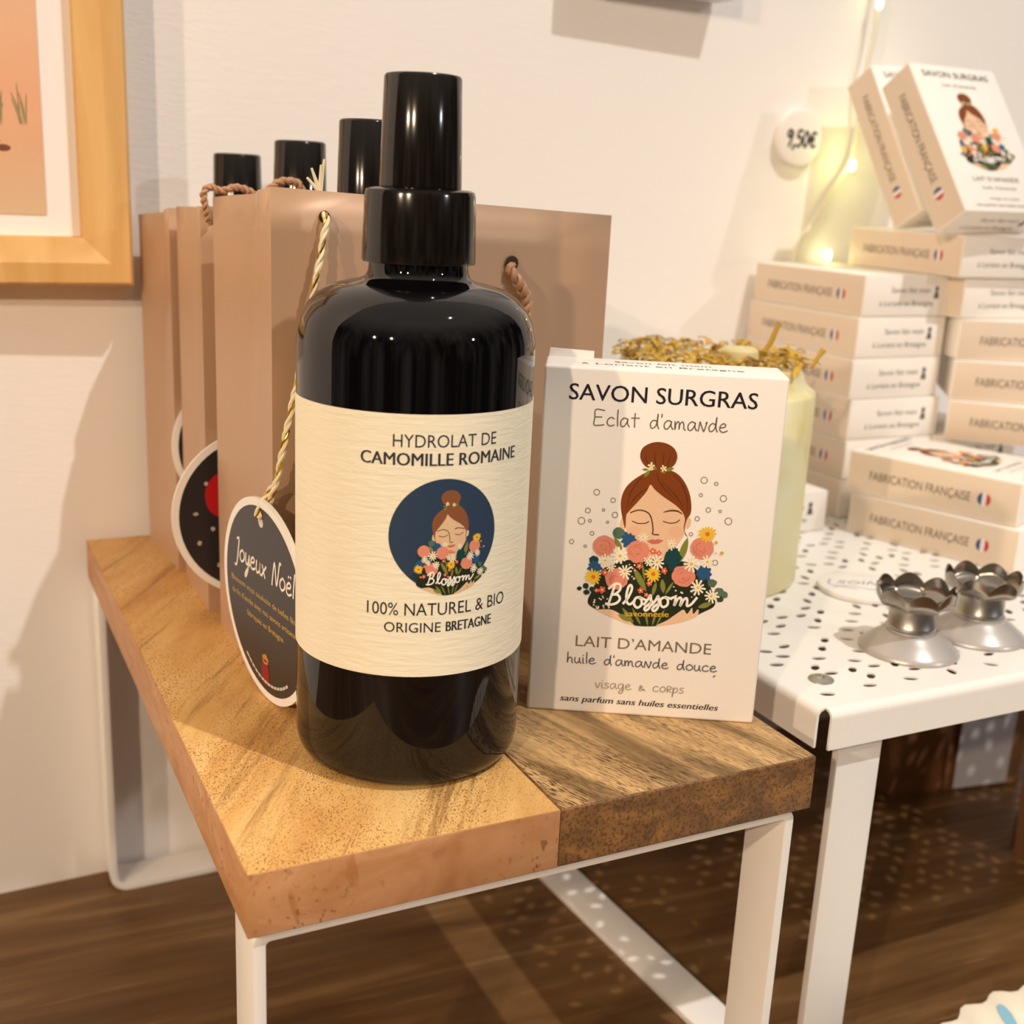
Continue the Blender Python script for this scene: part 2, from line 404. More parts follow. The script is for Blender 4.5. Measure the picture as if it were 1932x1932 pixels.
class Print:
    """flat printing: polygons, strokes and lettering in mm, laid on a surface by a mapping (u, v, h) -> point"""
    def __init__(self): self.items = []
    def poly(self, pts, rgb): self.items.append(([clean(pts)], None, rgb)); return self
    def mesh(self, vs, fs, rgb): self.items.append((vs, fs, rgb)); return self
    def text(self, s, u0, u1, v0, cap, rgb, bold=0.0, italic=0.0):
        vs, fs = text_shape(s, 0.0, italic)
        for d in ((-bold, 0, bold) if bold else (0,)): self.mesh([(u0 + d + x * (u1 - u0), v0 + y * cap) for x, y in vs], fs, rgb)
        return self
    def stroke(self, pts, w, rgb, n=6, taper=False):
        P = smooth_path([Vector((p[0], p[1])) for p in pts], n) if len(pts) > 2 else [Vector((p[0], p[1])) for p in pts]
        Q = [P[0]]
        for p in P[1:]:
            if (p - Q[-1]).length > 1e-4: Q.append(p)
        if len(Q) < 2: return self
        vs = []; L = len(Q)
        for i, p in enumerate(Q):
            t = (Q[min(i + 1, L - 1)] - Q[max(i - 1, 0)])
            t = t.normalized() if t.length > 1e-9 else Vector((1, 0)); nrm = Vector((-t.y, t.x))
            k = w / 2 * ((0.35 + 0.65 * math.sin(PI * (i + 0.3) / L)) if taper else 1.0)
            e = t * (k * 0.7) * (-1 if i == 0 else (1 if i == L - 1 else 0))
            vs += [tuple(p + nrm * k + e), tuple(p - nrm * k + e)]
        return self.mesh(vs, [(2 * i, 2 * i + 1, 2 * i + 3, 2 * i + 2) for i in range(L - 1)], rgb)
    def hand(self, s, u0, u1, v0, xh, w, rgb, slant=0.0):
        adv = sum(GL[c][1] for c in s); k = (u1 - u0) / adv; u = u0
        for c in s:
            for st in GL[c][0]: self.stroke([(u + (x + slant * y) * k, v0 + y * xh) for x, y in st], w, rgb)
            u += GL[c][1] * k
        return self
    def merge(self, other, fn):
        for a, f, rgb in other.items:
            if f is None: self.items.append(([[fn(*p) for p in a[0]]], None, rgb))
            else: self.items.append(([fn(*p) for p in a], f, rgb))
        return self
    def build(self, name, parent, mapper, cut=None, h0=0.05, dh=0.0018, label=None):
        bm = bmesh.new(); mats = []
        for i, (a, f, rgb) in enumerate(self.items):
            m = ink(rgb)
            if m not in mats: mats.append(m)
            k = mats.index(m); b2 = bmesh.new()
            if f is None:
                vs = [b2.verts.new((p[0], p[1], 0)) for p in a[0]]
                try: b2.faces.new(vs)
                except ValueError: b2.free(); continue
                bmesh.ops.triangulate(b2, faces=b2.faces[:])
            else:
                vs = [b2.verts.new((p[0], p[1], 0)) for p in a]
                for q in f:
                    try: b2.faces.new([vs[j] for j in q])
                    except ValueError: pass
            if cut and b2.verts:
                xs = [v.co.x for v in b2.verts]; x = math.floor(min(xs) / cut) * cut + cut
                while x < max(xs):
                    bmesh.ops.bisect_plane(b2, geom=b2.verts[:] + b2.edges[:] + b2.faces[:], plane_co=(x, 0, 0), plane_no=(1, 0, 0)); x += cut
            h = h0 + dh * i; mp = {}
            up = (mapper(0, 0, 1) - mapper(0, 0, 0)) if not cut else None
            for v in b2.verts: mp[v] = bm.verts.new(mapper(v.co.x, v.co.y, h) * S)
            for fc in b2.faces:
                try: nf = bm.faces.new([mp[v] for v in fc.verts]); nf.material_index = k
                except ValueError: continue
                c = nf.calc_center_median(); nf.normal_update()
                if up is None:
                    if nf.normal.dot(Vector((c.x, c.y, 0))) < 0: nf.normal_flip()
                elif nf.normal.dot(up) < 0: nf.normal_flip()
            b2.free()
        me = bpy.data.meshes.new(name); bm.to_mesh(me); bm.free()
        for m in mats: me.materials.append(m)
        o = bpy.data.objects.new(name, me); COL.objects.link(o); o.parent = parent
        if label: o['label'] = label
        return o

# ------------------------------------------------------------------ the flower-lady illustration (sketch units -> mm on the carton front)
_H = (0.040046409, 0.0021578442, -7.5222759, 0.0029512923, -0.043455235, 112.3906, 7.0669059e-06, -3.1286283e-05)
def sk(X, Y):
    w = _H[6] * X + _H[7] * Y + 1.0
    return ((_H[0] * X + _H[1] * Y + _H[2]) / w, (_H[3] * X + _H[4] * Y + _H[5]) / w)
def blob(cx, cy, rx, ry=None, n=20, wob=0.0, lobes=0, seed=0):
    ry = ry or rx; r = random.Random(seed + int(cx * 7 + cy)); out = []
    for i in range(n):
        t = 2 * PI * i / n; k = 1 + wob * (r.random() - 0.5) + (0.10 * math.cos(lobes * t) if lobes else 0)
        out.append((cx + rx * k * math.cos(t), cy + ry * k * math.sin(t)))
    return out
def star(cx, cy, r, petals, inner=0.45, seed=0):
    q = random.Random(seed + int(cx)); out = []; a0 = q.random()
    for i in range(petals):
        t = a0 + 2 * PI * i / petals; w = PI / petals; rr = r * (0.85 + 0.3 * q.random())
        for dt, k in ((-w, inner), (-w * 0.45, 0.9), (0, 1.0), (w * 0.45, 0.9)):
            out.append((cx + rr * k * math.cos(t + dt), cy + rr * k * math.sin(t + dt)))
    return out
def leaf(x0, y0, x1, y1, w):
    a, b = Vector((x0, y0)), Vector((x1, y1)); d = b - a; n = Vector((-d.y, d.x)).normalized() * w; out = []
    for s in (1, -1):
        rng = range(0, 7) if s == 1 else range(5, 0, -1)
        for i in rng: t = i / 6; out.append(tuple(a + d * t + n * s * math.sin(PI * t) ** 0.8))
    return out
def lady(P, detail=True, egg=None, bubbles=True, hair=(128, 62, 14), skin=(236, 196, 160)):
    A = Print()
    poly = lambda pts, c: A.poly(pts, c)
    HD, SK = hair, skin
    DG, OL, PK, WH, YE, BL, TE, CO = (34, 42, 26), (132, 134, 58), (226, 142, 118), (250, 240, 214), (240, 194, 58), (42, 86, 130), (14, 66, 68), (226, 104, 80)
    if egg: poly(egg, (44, 64, 88))
    dense = lambda pts: [tuple(p) for p in smooth_path([Vector(p) for p in pts], 4, True)]
    poly(dense([(722, 1245), (738, 1270), (740, 1330), (722, 1345), (702, 1300)]), SK)
    poly(dense([(1178, 1250), (1203, 1265), (1196, 1310), (1172, 1330), (1165, 1290)]), SK)
    poly(dense([(742, 1225), (800, 1130), (860, 1050), (918, 1000), (1000, 1060), (1080, 1120), (1150, 1200), (1168, 1290), (1150, 1380), (1090, 1470), (1060, 1560), (860, 1560), (840, 1480), (775, 1400), (744, 1320)]), SK)
    for x, y in ((800, 1350), (1095, 1350)): poly(blob(x, y, 48, 40, 18), tuple(int(a * 0.55 + b * 0.45) for a, b in zip(SK, (236, 176, 142))))
    poly(dense([(742, 1326), (724, 1262), (711, 1180), (716, 1110), (742, 1046), (790, 994), (860, 948), (940, 915), (1040, 915), (1110, 945), (1160, 1005), (1192, 1080), (1205, 1160), (1200, 1222), (1176, 1260), (1160, 1310), (1158, 1345), (1180, 1388), (1160, 1365), (1151, 1320), (1160, 1262), (1142, 1212), (1090, 1160), (1010, 1105), (950, 1055), (918, 1020), (890, 1070), (830, 1140), (765, 1210), (748, 1240)]), HD)
    poly(dense([(865, 870), (846, 820), (862, 765), (910, 732), (972, 720), (1035, 732), (1085, 765), (1107, 815), (1095, 868), (1060, 900), (975, 915), (900, 900)]), HD)
    if detail:
        dk = tuple(int(c * 0.55) for c in HD)
        for st in ([(880, 800), (890, 850), (910, 885)], [(950, 790), (950, 850), (960, 890)], [(1015, 795), (1010, 850), (1000, 890)], [(1060, 810), (1045, 865), (1030, 885)], [(965, 935), (975, 985), (1020, 1050), (1090, 1120)], [(870, 960), (820, 1010), (775, 1090), (755, 1180)], [(1080, 945), (1140, 1020), (1175, 1120), (1180, 1210)], [(905, 1040), (830, 1090), (770, 1165)], [(1000, 1000), (1090, 1090), (1150, 1180)]):
            A.stroke(st, 5, dk, taper=True)
    for a in ((860, 912, 905, 915, 9), (872, 968, 918, 915, 12), (925, 880, 965, 915, 9), (1015, 905, 1060, 925, 9), (1030, 912, 1085, 905, 11), (985, 925, 1025, 938, 9)): poly(leaf(*a), OL)
    for x, y in ((925, 890), (1010, 906)): poly(star(x, y, 26, 5, 0.35), (248, 232, 190)); poly(blob(x, y, 7), YE)
    if detail:
        ln = (84, 56, 30)
        A.stroke([(780, 1215), (830, 1198), (880, 1205), (915, 1232), (932, 1290), (936, 1340), (935, 1366), (976, 1370)], 9, ln)
        A.stroke([(1010, 1213), (1055, 1202), (1105, 1204), (1142, 1226)], 12, ln, taper=True)
        A.stroke([(792, 1275), (830, 1290), (880, 1290), (908, 1277)], 7, ln); A.stroke([(1008, 1276), (1055, 1289), (1098, 1284), (1122, 1267)], 7, ln)
    else:
        A.stroke([(780, 1215), (850, 1200), (915, 1232), (934, 1300), (936, 1366), (975, 1370)], 10, (110, 76, 44))
        A.stroke([(1010, 1213), (1055, 1202), (1142, 1226)], 12, (110, 76, 44)); A.stroke([(792, 1275), (850, 1292), (908, 1277)], 9, (110, 76, 44)); A.stroke([(1008, 1276), (1065, 1290), (1122, 1267)], 9, (110, 76, 44))
    poly([(893, 1416), (930, 1401), (950, 1406), (970, 1400), (1010, 1410), (975, 1434), (930, 1436)], (204, 112, 92))
    if bubbles:
        for x, y, r in ((542, 1072, 20), (657, 1128, 16), (480, 1200, 17), (590, 1196, 9), (670, 1231, 19), (435, 1272, 24), (494, 1272, 10), (618, 1282, 8), (509, 1360, 13), (366, 1418, 15), (461, 1450, 9), (1295, 988, 22), (1380, 1013, 12), (1272, 1092, 11), (1430, 1116, 22), (1324, 1196, 16), (1407, 1206, 9), (1246, 1258, 15), (1465, 1276, 24), (1202, 1366, 12), (1372, 1566, 18)):
            A.stroke(blob(x, y, r, r, 12) + [(x + r, y)], 5, (128, 120, 104), n=3)
    # bouquet
    poly(dense([(478, 1845), (520, 1740), (560, 1640), (640, 1580), (800, 1540), (1000, 1540), (1200, 1570), (1290, 1640), (1340, 1740), (1372, 1858), (1290, 1912), (1180, 1960), (1050, 1998), (920, 2012), (800, 2005), (700, 1972), (560, 1905)]), DG)
    poly(dense([(545, 1900), (600, 1892), (655, 1898), (720, 1935), (790, 1990), (800, 2006), (720, 1980), (630, 1940)]), SK)
    poly(dense([(955, 2008), (1030, 1972), (1100, 1925), (1150, 1895), (1175, 1925), (1210, 1882), (1218, 1925), (1252, 1892), (1246, 1938), (1160, 1975), (1060, 1998)]), SK)
    for a in ((720, 1880, 800, 1990, 14), (790, 1880, 850, 2005, 9), (880, 1900, 900, 2010, 8), (960, 1900, 930, 2010, 8), (1020, 1890, 960, 2005, 7), (690, 1930, 800, 1975, 22), (800, 1600, 890, 1770, 22), (1000, 1680, 1010, 1780, 18), (960, 1700, 930, 1800, 14), (1180, 1390, 1120, 1570, 24), (665, 1390, 720, 1480, 18), (1080, 1700, 1020, 1790, 10), (1250, 1880, 1350, 1850, 18), (860, 1560, 880, 1700, 8)): poly(leaf(*a), OL)
    for x, y, r, c in ((700, 1362, 46, (84, 112, 92)), (1075, 1530, 62, TE), (520, 1545, 32, TE), (1350, 1710, 34, (84, 108, 88)), (420, 1745, 17, (28, 56, 44)), (465, 1728, 22, (28, 56, 44)), (470, 1772, 22, (28, 56, 44)), (508, 1752, 20, (28, 56, 44)), (1400, 1770, 34, (92, 114, 92)), (1432, 1792, 28, (92, 114, 92)), (1405, 1822, 24, (52, 72, 56)), (1320, 1770, 26, (28, 56, 44))): poly(blob(x, y, r, r * 0.9, 16, 0.25), c)
    for x, y, r, c in ((768, 1405, 58, BL), (530, 1600, 54, BL), (1290, 1640, 58, BL), (1085, 1490, 40, TE), (1080, 1590, 44, TE)): poly(star(x, y, r, 9, 0.75), c)
    for x, y, r in ((595, 1450, 80), (830, 1488, 82), (1280, 1468, 82), (1150, 1660, 80), (680, 1678, 80)):
        poly(blob(x, y, r, r * 0.95, 26, 0.12), PK)
        if detail:
            for k in range(7):
                a = random.Random(k + int(x)).random() * 6.28; q = r * (0.2 + 0.09 * k)
                A.stroke([(x + q * math.cos(a + t), y + q * 0.9 * math.sin(a + t)) for t in (0, 0.5, 1.0, 1.4)], 5, (198, 108, 86), n=3, taper=True)
    for x, y, r in ((935, 1485, 26), (978, 1500, 22), (840, 1590, 24), (1015, 1622, 24), (600, 1635, 24), (580, 1755, 26), (850, 1760, 24), (910, 1710, 22), (890, 1790, 18), (540, 1760, 18)): poly(star(x, y, r, 5, 0.6), CO); poly(blob(x, y, r * 0.25, None, 8), (250, 226, 180))
    for x, y, r, n_ in ((1318, 1365, 62, 14), (518, 1665, 58, 14), (938, 1645, 58, 14), (1285, 1420, 0, 8)):
        if r: poly(star(x, y, r, n_, 0.6), YE); poly(blob(x, y, r * 0.26, None, 12), (222, 120, 28))
    for x, y, r in ((868, 1390, 38), (705, 1518, 62), (740, 1628, 52), (965, 1562, 54), (600, 1550, 44), (640, 1590, 40), (1065, 1440, 38), (1205, 1575, 58), (1318, 1560, 46), (1250, 1742, 56), (1345, 1800, 52), (905, 1555, 36)):
        poly(star(x, y, r, 10, 0.32), WH); poly(blob(x, y, r * 0.2, None, 10), (226, 184, 70))
    for x, y, r in ((1378, 1424, 12), (1418, 1498, 13), (1375, 1500, 6)): poly(blob(x, y, r, None, 10), (214, 176, 70))
    if detail:
        q = random.Random(5)
        for k in range(40):
            x, y = (520 + q.random() * 110, 1800 + q.random() * 90) if k < 18 else ((1080 + q.random() * 170, 1730 + q.random() * 90) if k < 30 else (760 + q.random() * 60, 1570 + q.random() * 110))
            poly(blob(x, y, 5 + 3 * q.random(), None, 7), (246, 226, 196))
    # script wordmark
    wm = [[(668, 1722), (650, 1780), (626, 1848)], [(628, 1745), (668, 1714), (704, 1718), (706, 1752), (676, 1782), (645, 1790)], [(648, 1788), (688, 1790), (704, 1818), (682, 1846), (640, 1858), (606, 1852)],
          [(728, 1850), (760, 1812), (788, 1752), (782, 1722), (764, 1736), (750, 1792), (754, 1842), (776, 1856), (806, 1832)], [(846, 1806), (814, 1814), (802, 1850), (822, 1880), (852, 1864), (856, 1830), (842, 1808), (884, 1826)],
          [(872, 1858), (904, 1818), (918, 1792), (922, 1830), (912, 1878), (886, 1900), (876, 1884), (904, 1858), (934, 1836)], [(928, 1862), (958, 1824), (972, 1798), (976, 1836), (968, 1882), (942, 1904), (932, 1888), (958, 1862), (990, 1842)],
          [(1026, 1806), (994, 1818), (986, 1850), (1006, 1876), (1036, 1860), (1040, 1826), (1024, 1808), (1066, 1818)], [(1070, 1812), (1092, 1806), (1090, 1840), (1084, 1866), (1108, 1822), (1130, 1810), (1134, 1834), (1126, 1868), (1150, 1826), (1172, 1814), (1176, 1838), (1174, 1868), (1204, 1856), (1242, 1812)]]
    for st in wm: A.stroke(st, 17, (252, 246, 232), n=5)
    if detail:
        vs, fs = text_shape('savonnerie')
        for d in (-2, 2): A.mesh([(740 + d + x * 305, 1940 + x * 6 - y * 42) for x, y in vs], fs, (214, 172, 54))
    P.merge(A, sk)
    return P

# ================================================================== the room
FZ = -163.5; WY = 281.0          # floor height; wall distance at x = 0 (the wall recedes slightly to the right)
def wall_y(x): return WY + 0.0265 * x
def struct(name, mb, **k):
    o = mb.build(name, **k); o['kind'] = 'structure'; return o
struct('wall_back', MB().prism([(-700, wall_y(-700)), (1300, wall_y(1300)), (1300, 380), (-700, 380)], 'z', FZ - 40, 900, M['wall']))
struct('floor', MB().box((-700, -420, FZ - 40), (1300, 330, FZ), M['floor']))

# ------------------------------------------------------------------ wooden display riser
BX, BY, BT, JX = 165.0, 275.0, 16.7, 81.4
R0 = (0, 0, FZ)
riser = thing('display_riser', 'low display riser with a two-tone wooden top on white flat-bar legs', 'display riser', R0)
fm = lambda t, s: dict(top=t, front=s, left=s, right=s, back=s, bottom=s)
ob = MB().box((0, 0, -BT), (JX - 0.05, BY, 0), M['light_side'], fm(M['light_top'], M['light_side'])).build('wooden_board', riser, bevel=0.35, seg=2, off=R0); ob['label'] = 'light speckled wooden board on the left'
ob = MB().box((JX + 0.05, 0, -BT), (BX, BY, 0), M['dark_side'], fm(M['dark_top'], M['dark_side'])).build('wooden_board', riser, bevel=0.6, seg=3, off=R0); ob['label'] = 'dark streaky wooden board on the right'
for y0 in (2.0, 261.5):
    o_ = rounded(1.7, FZ, 161.0, -BT, 8.0 if y0 > 100 else 4.0); i_ = rounded(4.9, FZ + 3.4, 157.9, -BT - 3.3, 4.8 if y0 > 100 else 1.2)
    MB().ring_prism(o_, i_, 'y', y0, y0 + 17.5, M['white_metal']).build('leg_frame', riser, bevel=0.35, seg=2, off=R0)
MB().lathe([(0, -BT - 6.6), (3.0, -BT - 6.2), (4.2, -BT - 5.0), (4.4, -BT - 3.3)], M['steel'], 20, 36, 12).build('screw', riser, smooth=True, off=R0)

# ------------------------------------------------------------------ white perforated metal riser
TX, TY, TW, TD = 187.0, 22.5, 420.0, 262.0
T0 = (TX, TY, FZ)
mriser = thing('metal_riser', 'white metal riser with a perforated top carrying the soap stacks', 'display riser', T0)
def perforated():
    c = bpy.data.curves.new('sheet', 'CURVE'); c.dimensions = '2D'; c.fill_mode = 'BOTH'; c.resolution_u = 2
    def spl(pts):
        s = c.splines.new('POLY'); s.points.add(len(pts) - 1); s.use_cyclic_u = True
        for p, q in zip(s.points, pts): p.co = (q[0] * S, q[1] * S, 0, 1)
    e = 3.0
    spl([(e, e), (TW - e, e), (TW - e, TD - e), (e, TD - e)])
    r = random.Random(3); done = []
    for i in range(-2, 16):
        for j in range(0, 21):
            bx, by = 29 + i * 18.5 + (j % 2) * 4.0, 12.0 + j * 12.4
            for k in range(3):
                x, y = bx + 6.9 * k + r.uniform(-.7, .7), by + 6.5 * k + r.uniform(-.7, .7)
                if not (9 < x < TW - 9 and 9 < y < TD - 9): continue
                if math.hypot(x - 14.5, y - 21) < 9: continue
                if any((x - a) ** 2 + (y - b) ** 2 < 36 for a, b in done): continue
                done.append((x, y)); t = r.choice((0.1, 0.9, -0.55, 1.4, -0.2)) + r.uniform(-.2, .2)
                pts = []
                for n in range(12):
                    w = 2 * PI * n / 12; px, py = 2.75 * math.cos(w), 1.5 * math.sin(w)
                    pts.append((x + px * math.cos(t) - py * math.sin(t), y + px * math.sin(t) + py * math.cos(t)))
                spl(pts)
    c.extrude = 0.3 * S
    o = bpy.data.objects.new('sheet', c); COL.objects.link(o)
    me = bpy.data.meshes.new_from_object(o.evaluated_get(bpy.context.evaluated_depsgraph_get()))
    vs = [v.co / S for v in me.vertices]; fs = [tuple(p.vertices) for p in me.polygons]
    bpy.data.objects.remove(o); bpy.data.curves.remove(c); bpy.data.meshes.remove(me)
    mb = MB(); mb.add([(TX + v.x, TY + v.y, -0.3 + v.z) for v in vs], fs, M['cream_metal'])
    arc = lambda r_, n=6: [(r_ * math.sin(PI / 2 * k / n), r_ * math.cos(PI / 2 * k / n)) for k in range(n + 1)]
    prof = [(3 - a, -3 + b) for a, b in arc(3.0)] + [(0, -13.5), (0.9, -13.5)] + [(3 - a, -3 + b) for a, b in arc(2.1)][::-1]
    mb.prism([(TY + a, b) for a, b in prof], 'x', TX + 3.2, TX + TW - 3.2, M['cream_metal'])
    mb.prism([(TY + TD - a, b) for a, b in prof], 'x', TX + 3.2, TX + TW - 3.2, M['cream_metal'])
    mb.prism([(TX + a, b) for a, b in prof], 'y', TY + 3.4, TY + TD - 3.2, M['cream_metal'])
    mb.prism([(TX + TW - a, b) for a, b in prof], 'y', TY + 3.2, TY + TD - 3.2, M['cream_metal'])
    return mb
perforated().build('perforated_top', mriser, off=T0, recalc=False)
for x0 in (199.0, TX + TW - 31):
    for y0 in (27.0, TY + TD - 8):
        MB().box((x0, y0, FZ + 3), (x0 + 18.5, y0 + 3.0, -1.1), M['white_metal']).build('leg', mriser, bevel=0.4, off=T0)
    x1 = x0 - 14 if x0 < 400 else x0
    MB().add([(x1 + 14 if x0 < 400 else x1, 27, FZ), (x0 + 18.5, 27, FZ), (x1 + 16, 275, FZ), (x1 - 2.5, 275, FZ), (x1 + 14 if x0 < 400 else x1, 27, FZ + 3), (x0 + 18.5, 27, FZ + 3), (x1 + 16, 275, FZ + 3), (x1 - 2.5, 275, FZ + 3)],
             [(3, 2, 1, 0), (4, 5, 6, 7), (0, 1, 5, 4), (1, 2, 6, 5), (2, 3, 7, 6), (3, 0, 4, 7)], M['white_metal']).build('floor_bar', mriser, bevel=0.4, off=T0)
MB().lathe([(4.3, 0), (4.2, 0.5), (3.2, 1.0), (1.4, 1.2), (1.2, 0.5), (0, 0.5)], M['steel'], 24, 203.5, 44.0).build('screw', mriser, smooth=True, off=T0)

# ------------------------------------------------------------------ framed print on the wall
F0 = (22.0, WY, 108.9)
fr = thing('picture_frame', 'honey-coloured wooden picture frame with a peach landscape print on the wall', 'picture frame', F0)
FX0, FX1, FZ0, FZ1 = -76.0, 22.0, 107.6, 262.0
def moulding():
    mb = MB(); prof = [(0, -0.3), (0, -16), (1.5, -19), (9.0, -19), (11.5, -17.5), (16, -16.0), (18.5, -15.0), (18.8, -7), (18.8, -0.3)]   # width inwards, depth from the wall
    cs = [(FX0, FZ0, 1, 1), (FX1, FZ0, -1, 1), (FX1, FZ1, -1, -1), (FX0, FZ1, 1, -1)]; n = len(prof); vs = []; fs = []
    for x, z, sx, sz in cs:
        for w, d in prof: vs.append((x + sx * w, WY + d, z + sz * w))
    for i in range(4):
        j = (i + 1) % 4
        for k in range(n - 1): fs.append((i * n + k, j * n + k, j * n + k + 1, i * n + k + 1))
    return mb.add(vs, fs, M['oak'])
moulding().build('frame', fr, smooth=True, angle=25, off=F0)
MB().box((FX0 + 17, WY - 9, FZ0 + 17), (FX1 - 17, WY - 7.5, FZ1 - 17), M['card']).build('mat_board', fr, off=F0)
MB().box((FX0 + 30, WY - 9.4, 134.2), (-8.8, WY - 9.02, FZ1 - 30), M['print']).build('art_print', fr, off=F0)
grass = Print(); stones = Print()
for gx, gz in ((-15.5, 167.5), (-24.0, 167.0), (-31, 168)):
    for k in range(8):
        a = random.uniform(-0.32, 0.32); h = random.uniform(8, 17) * (1 - abs(a)); b = gx + random.uniform(-1.2, 1.2)
        grass.stroke([(b, gz), (b + h * a * 0.4, gz + h * 0.55), (b + h * a, gz + h)], 0.5, (152, 140, 98), n=4, taper=True)
for x, z, rx in ((-23.0, 158.6, 2.6), (-26.0, 161.0, 2.0), (-29.6, 158.9, 2.4)): stones.poly(blob(x, z, rx, rx * 0.5, 16), (128, 74, 58))
stones.poly(blob(-25.0, 204.0, 1.2, 3.0, 12), (240, 196, 156))
stones.build('stone_drawing', fr, lambda u, v, h: Vector((u - F0[0], -9.4 - h, v - F0[2])))
grass.build('grass_drawing', fr, lambda u, v, h: Vector((u - F0[0], -9.4 - h, v - F0[2])))

# the lower edge of a pale board hung higher up
board = MB().box((222, 272, 244.2), (307, 286.6, 330), M['lilac']).build('wall_board', bevel=0.8)
tag(board, 'pale lilac board hung high on the wall, only its lower edge in view', 'wall board')

# ------------------------------------------------------------------ the big spray bottle
B0 = (58.7, 51.0, 0.0)
bottle = thing('spray_bottle', 'big glossy black spray bottle with a cream label, in front on the wooden riser', 'bottle', B0)
gp = [(0, 1.6), (20, 1.3), (23.5, 0.0), (25.2, 0.0), (27.6, 0.6), (29.6, 2.2), (30.7, 4.6), (31.0, 7.5), (31.0, 112.5), (30.75, 116.0), (29.9, 119.6), (28.3, 122.9), (25.8, 125.6), (22.3, 127.7), (18.4, 128.9), (15.2, 129.5), (13.6, 130.2), (12.9, 131.6), (12.7, 133.5), (12.7, 138), (0, 138)]
MB().lathe(gp, M['glass'], 128).build('glass_body', bottle, smooth=True, angle=60)
MB().lathe([(12.0, 134.2), (14.35, 134.0), (14.55, 134.5), (14.05, 150.6), (13.7, 151.7), (12.7, 152.2), (10.3, 152.3), (0, 152.3)], M['plastic'], 96).build('collar', bottle, smooth=True, angle=40)
MB().lathe([(10.35, 152.35), (10.4, 152.6), (9.62, 178.4), (9.25, 179.0), (8.6, 179.2), (7.9, 178.9), (0, 178.7)], M['plastic'], 96).build('overcap', bottle, smooth=True, angle=40)
A0 = math.radians(-111.88)
def on_bottle(r0): return lambda u, v, h: Vector(((r0 + h) * math.cos(A0 + u / r0), (r0 + h) * math.sin(A0 + u / r0), v))
def paper_label():
    mb = MB(); f = on_bottle(31.0); vs = []; fs = []; nu, nv = 96, 2; zs = (33.0, 66, 100.4)
    for h in (0.03, 0.17):
        for i in range(nu + 1):
            for z in zs: vs.append(f(-70 + 140 * i / nu, z, h))
    k = 3; L = (nu + 1) * k
    for i in range(nu):
        for j in range(2):
            a = i * k + j; fs.append((a, a + k, a + k + 1, a + 1)); fs.append((L + a, L + a + 1, L + a + k + 1, L + a + k))
        for j in (0, 2): a = i * k + j; fs.append((a, L + a, L + a + k, a + k))
    for a in (0, nu * k):
        for j in range(2): fs.append((a + j, a + j + 1, L + a + j + 1, L + a + j))
    return mb.add(vs, fs, M['label'])
lab = paper_label().build('paper_label', bottle, smooth=True, angle=50)
INK = (52, 52, 60)
pt = Print()
pt.text('HYDROLAT DE', -5.1, 21.9, 92.4, 3.3, INK).text('CAMOMILLE ROMAINE', -13.1, 29.5, 87.9, 3.25, INK, 0.09)
pt.build('product_lettering', lab, on_bottle(31.17), cut=1.0, h0=0.04)
pt = Print()
pt.text('100% NATUREL & BIO', -10.9, 27.5, 49.5, 3.45, (44, 42, 48)).text('ORIGINE', -6.4, 7.9, 45.0, 2.75, (44, 42, 48)).text('BRETAGNE', 9.3, 22.7, 45.0, 2.75, (44, 42, 48), 0.085)
pt.build('origin_lettering', lab, on_bottle(31.17), cut=1.0, h0=0.04)
pi = Print(); tmp = Print()
egg = [(888 + 718 * (1 - 0.10 * max(0, math.sin(t)) ** 2 + 0.02 * math.cos(2 * t)) * math.cos(t), 1275 + 705 * math.sin(t)) for t in [2 * PI * k / 72 for k in range(72)]]
lady(tmp, False, egg, False, (138, 84, 52), (226, 192, 152))
pi.merge(tmp, lambda u, v: ((u - 31.8) * 0.469 + 8.5, (v - 61.0) * 0.482 + 70.0))
pi.build('label_illustration', lab, on_bottle(31.17), cut=1.0, h0=0.05, dh=0.0012)

# ------------------------------------------------------------------ the soap carton in front
CW, CT, CH = 68.8, 20.0, 105.6
C0 = (100.59, 58.13, 0.0)
box = thing('soap_box', 'large white soap carton standing beside the black bottle, lettered SAVON SURGRAS', 'box', C0, math.atan2(-0.49236575, 0.8703884))
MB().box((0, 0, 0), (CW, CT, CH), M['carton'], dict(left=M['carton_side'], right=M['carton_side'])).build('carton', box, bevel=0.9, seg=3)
MB().add([(0.6, CT - 0.6, CH - 0.3), (14.0, CT - 0.6, CH - 0.3), (14.0, CT - 0.5, CH + 2.0), (0.9, CT - 0.5, CH + 2.4), (0.6, CT, CH - 0.3), (14.0, CT, CH - 0.3), (14.0, CT, CH + 2.0), (0.9, CT, CH + 2.4)], [(0, 1, 2, 3), (7, 6, 5, 4), (0, 4, 5, 1), (1, 5, 6, 2), (2, 6, 7, 3), (3, 7, 4, 0)], M['carton']).build('tuck_flap', box)
fl = Print(); fh = Print()
BK = (30, 28, 40)
fl.text('SAVON SURGRAS', 7.4, 60.5, 96.25, 4.85, BK, 0.05)
fh.hand("Eclat d'amande", 14.9, 53.0, 89.15, 2.5, 0.34, (112, 104, 90))
fl.text('LAIT D\u2019AMANDE', 13.7, 54.2, 21.55, 3.6, (118, 106, 90))
fh.hand("huile d'amande douce", 11.4, 56.6, 16.1, 1.85, 0.36, (92, 88, 96))
fh.stroke([(56.0, 14.9), (55.6, 14.5)], 0.4, (92, 88, 96))
fh.hand('visage & corps', 20.4, 47.4, 8.5, 1.75, 0.26, (150, 138, 118))
fl.text('sans parfum sans huiles essentielles', 10.1, 57.9, 3.55, 2.05, (44, 38, 36), 0.06, 0.22)
fl.build('front_lettering', box, lambda u, v, h: Vector((u, -h, v)))
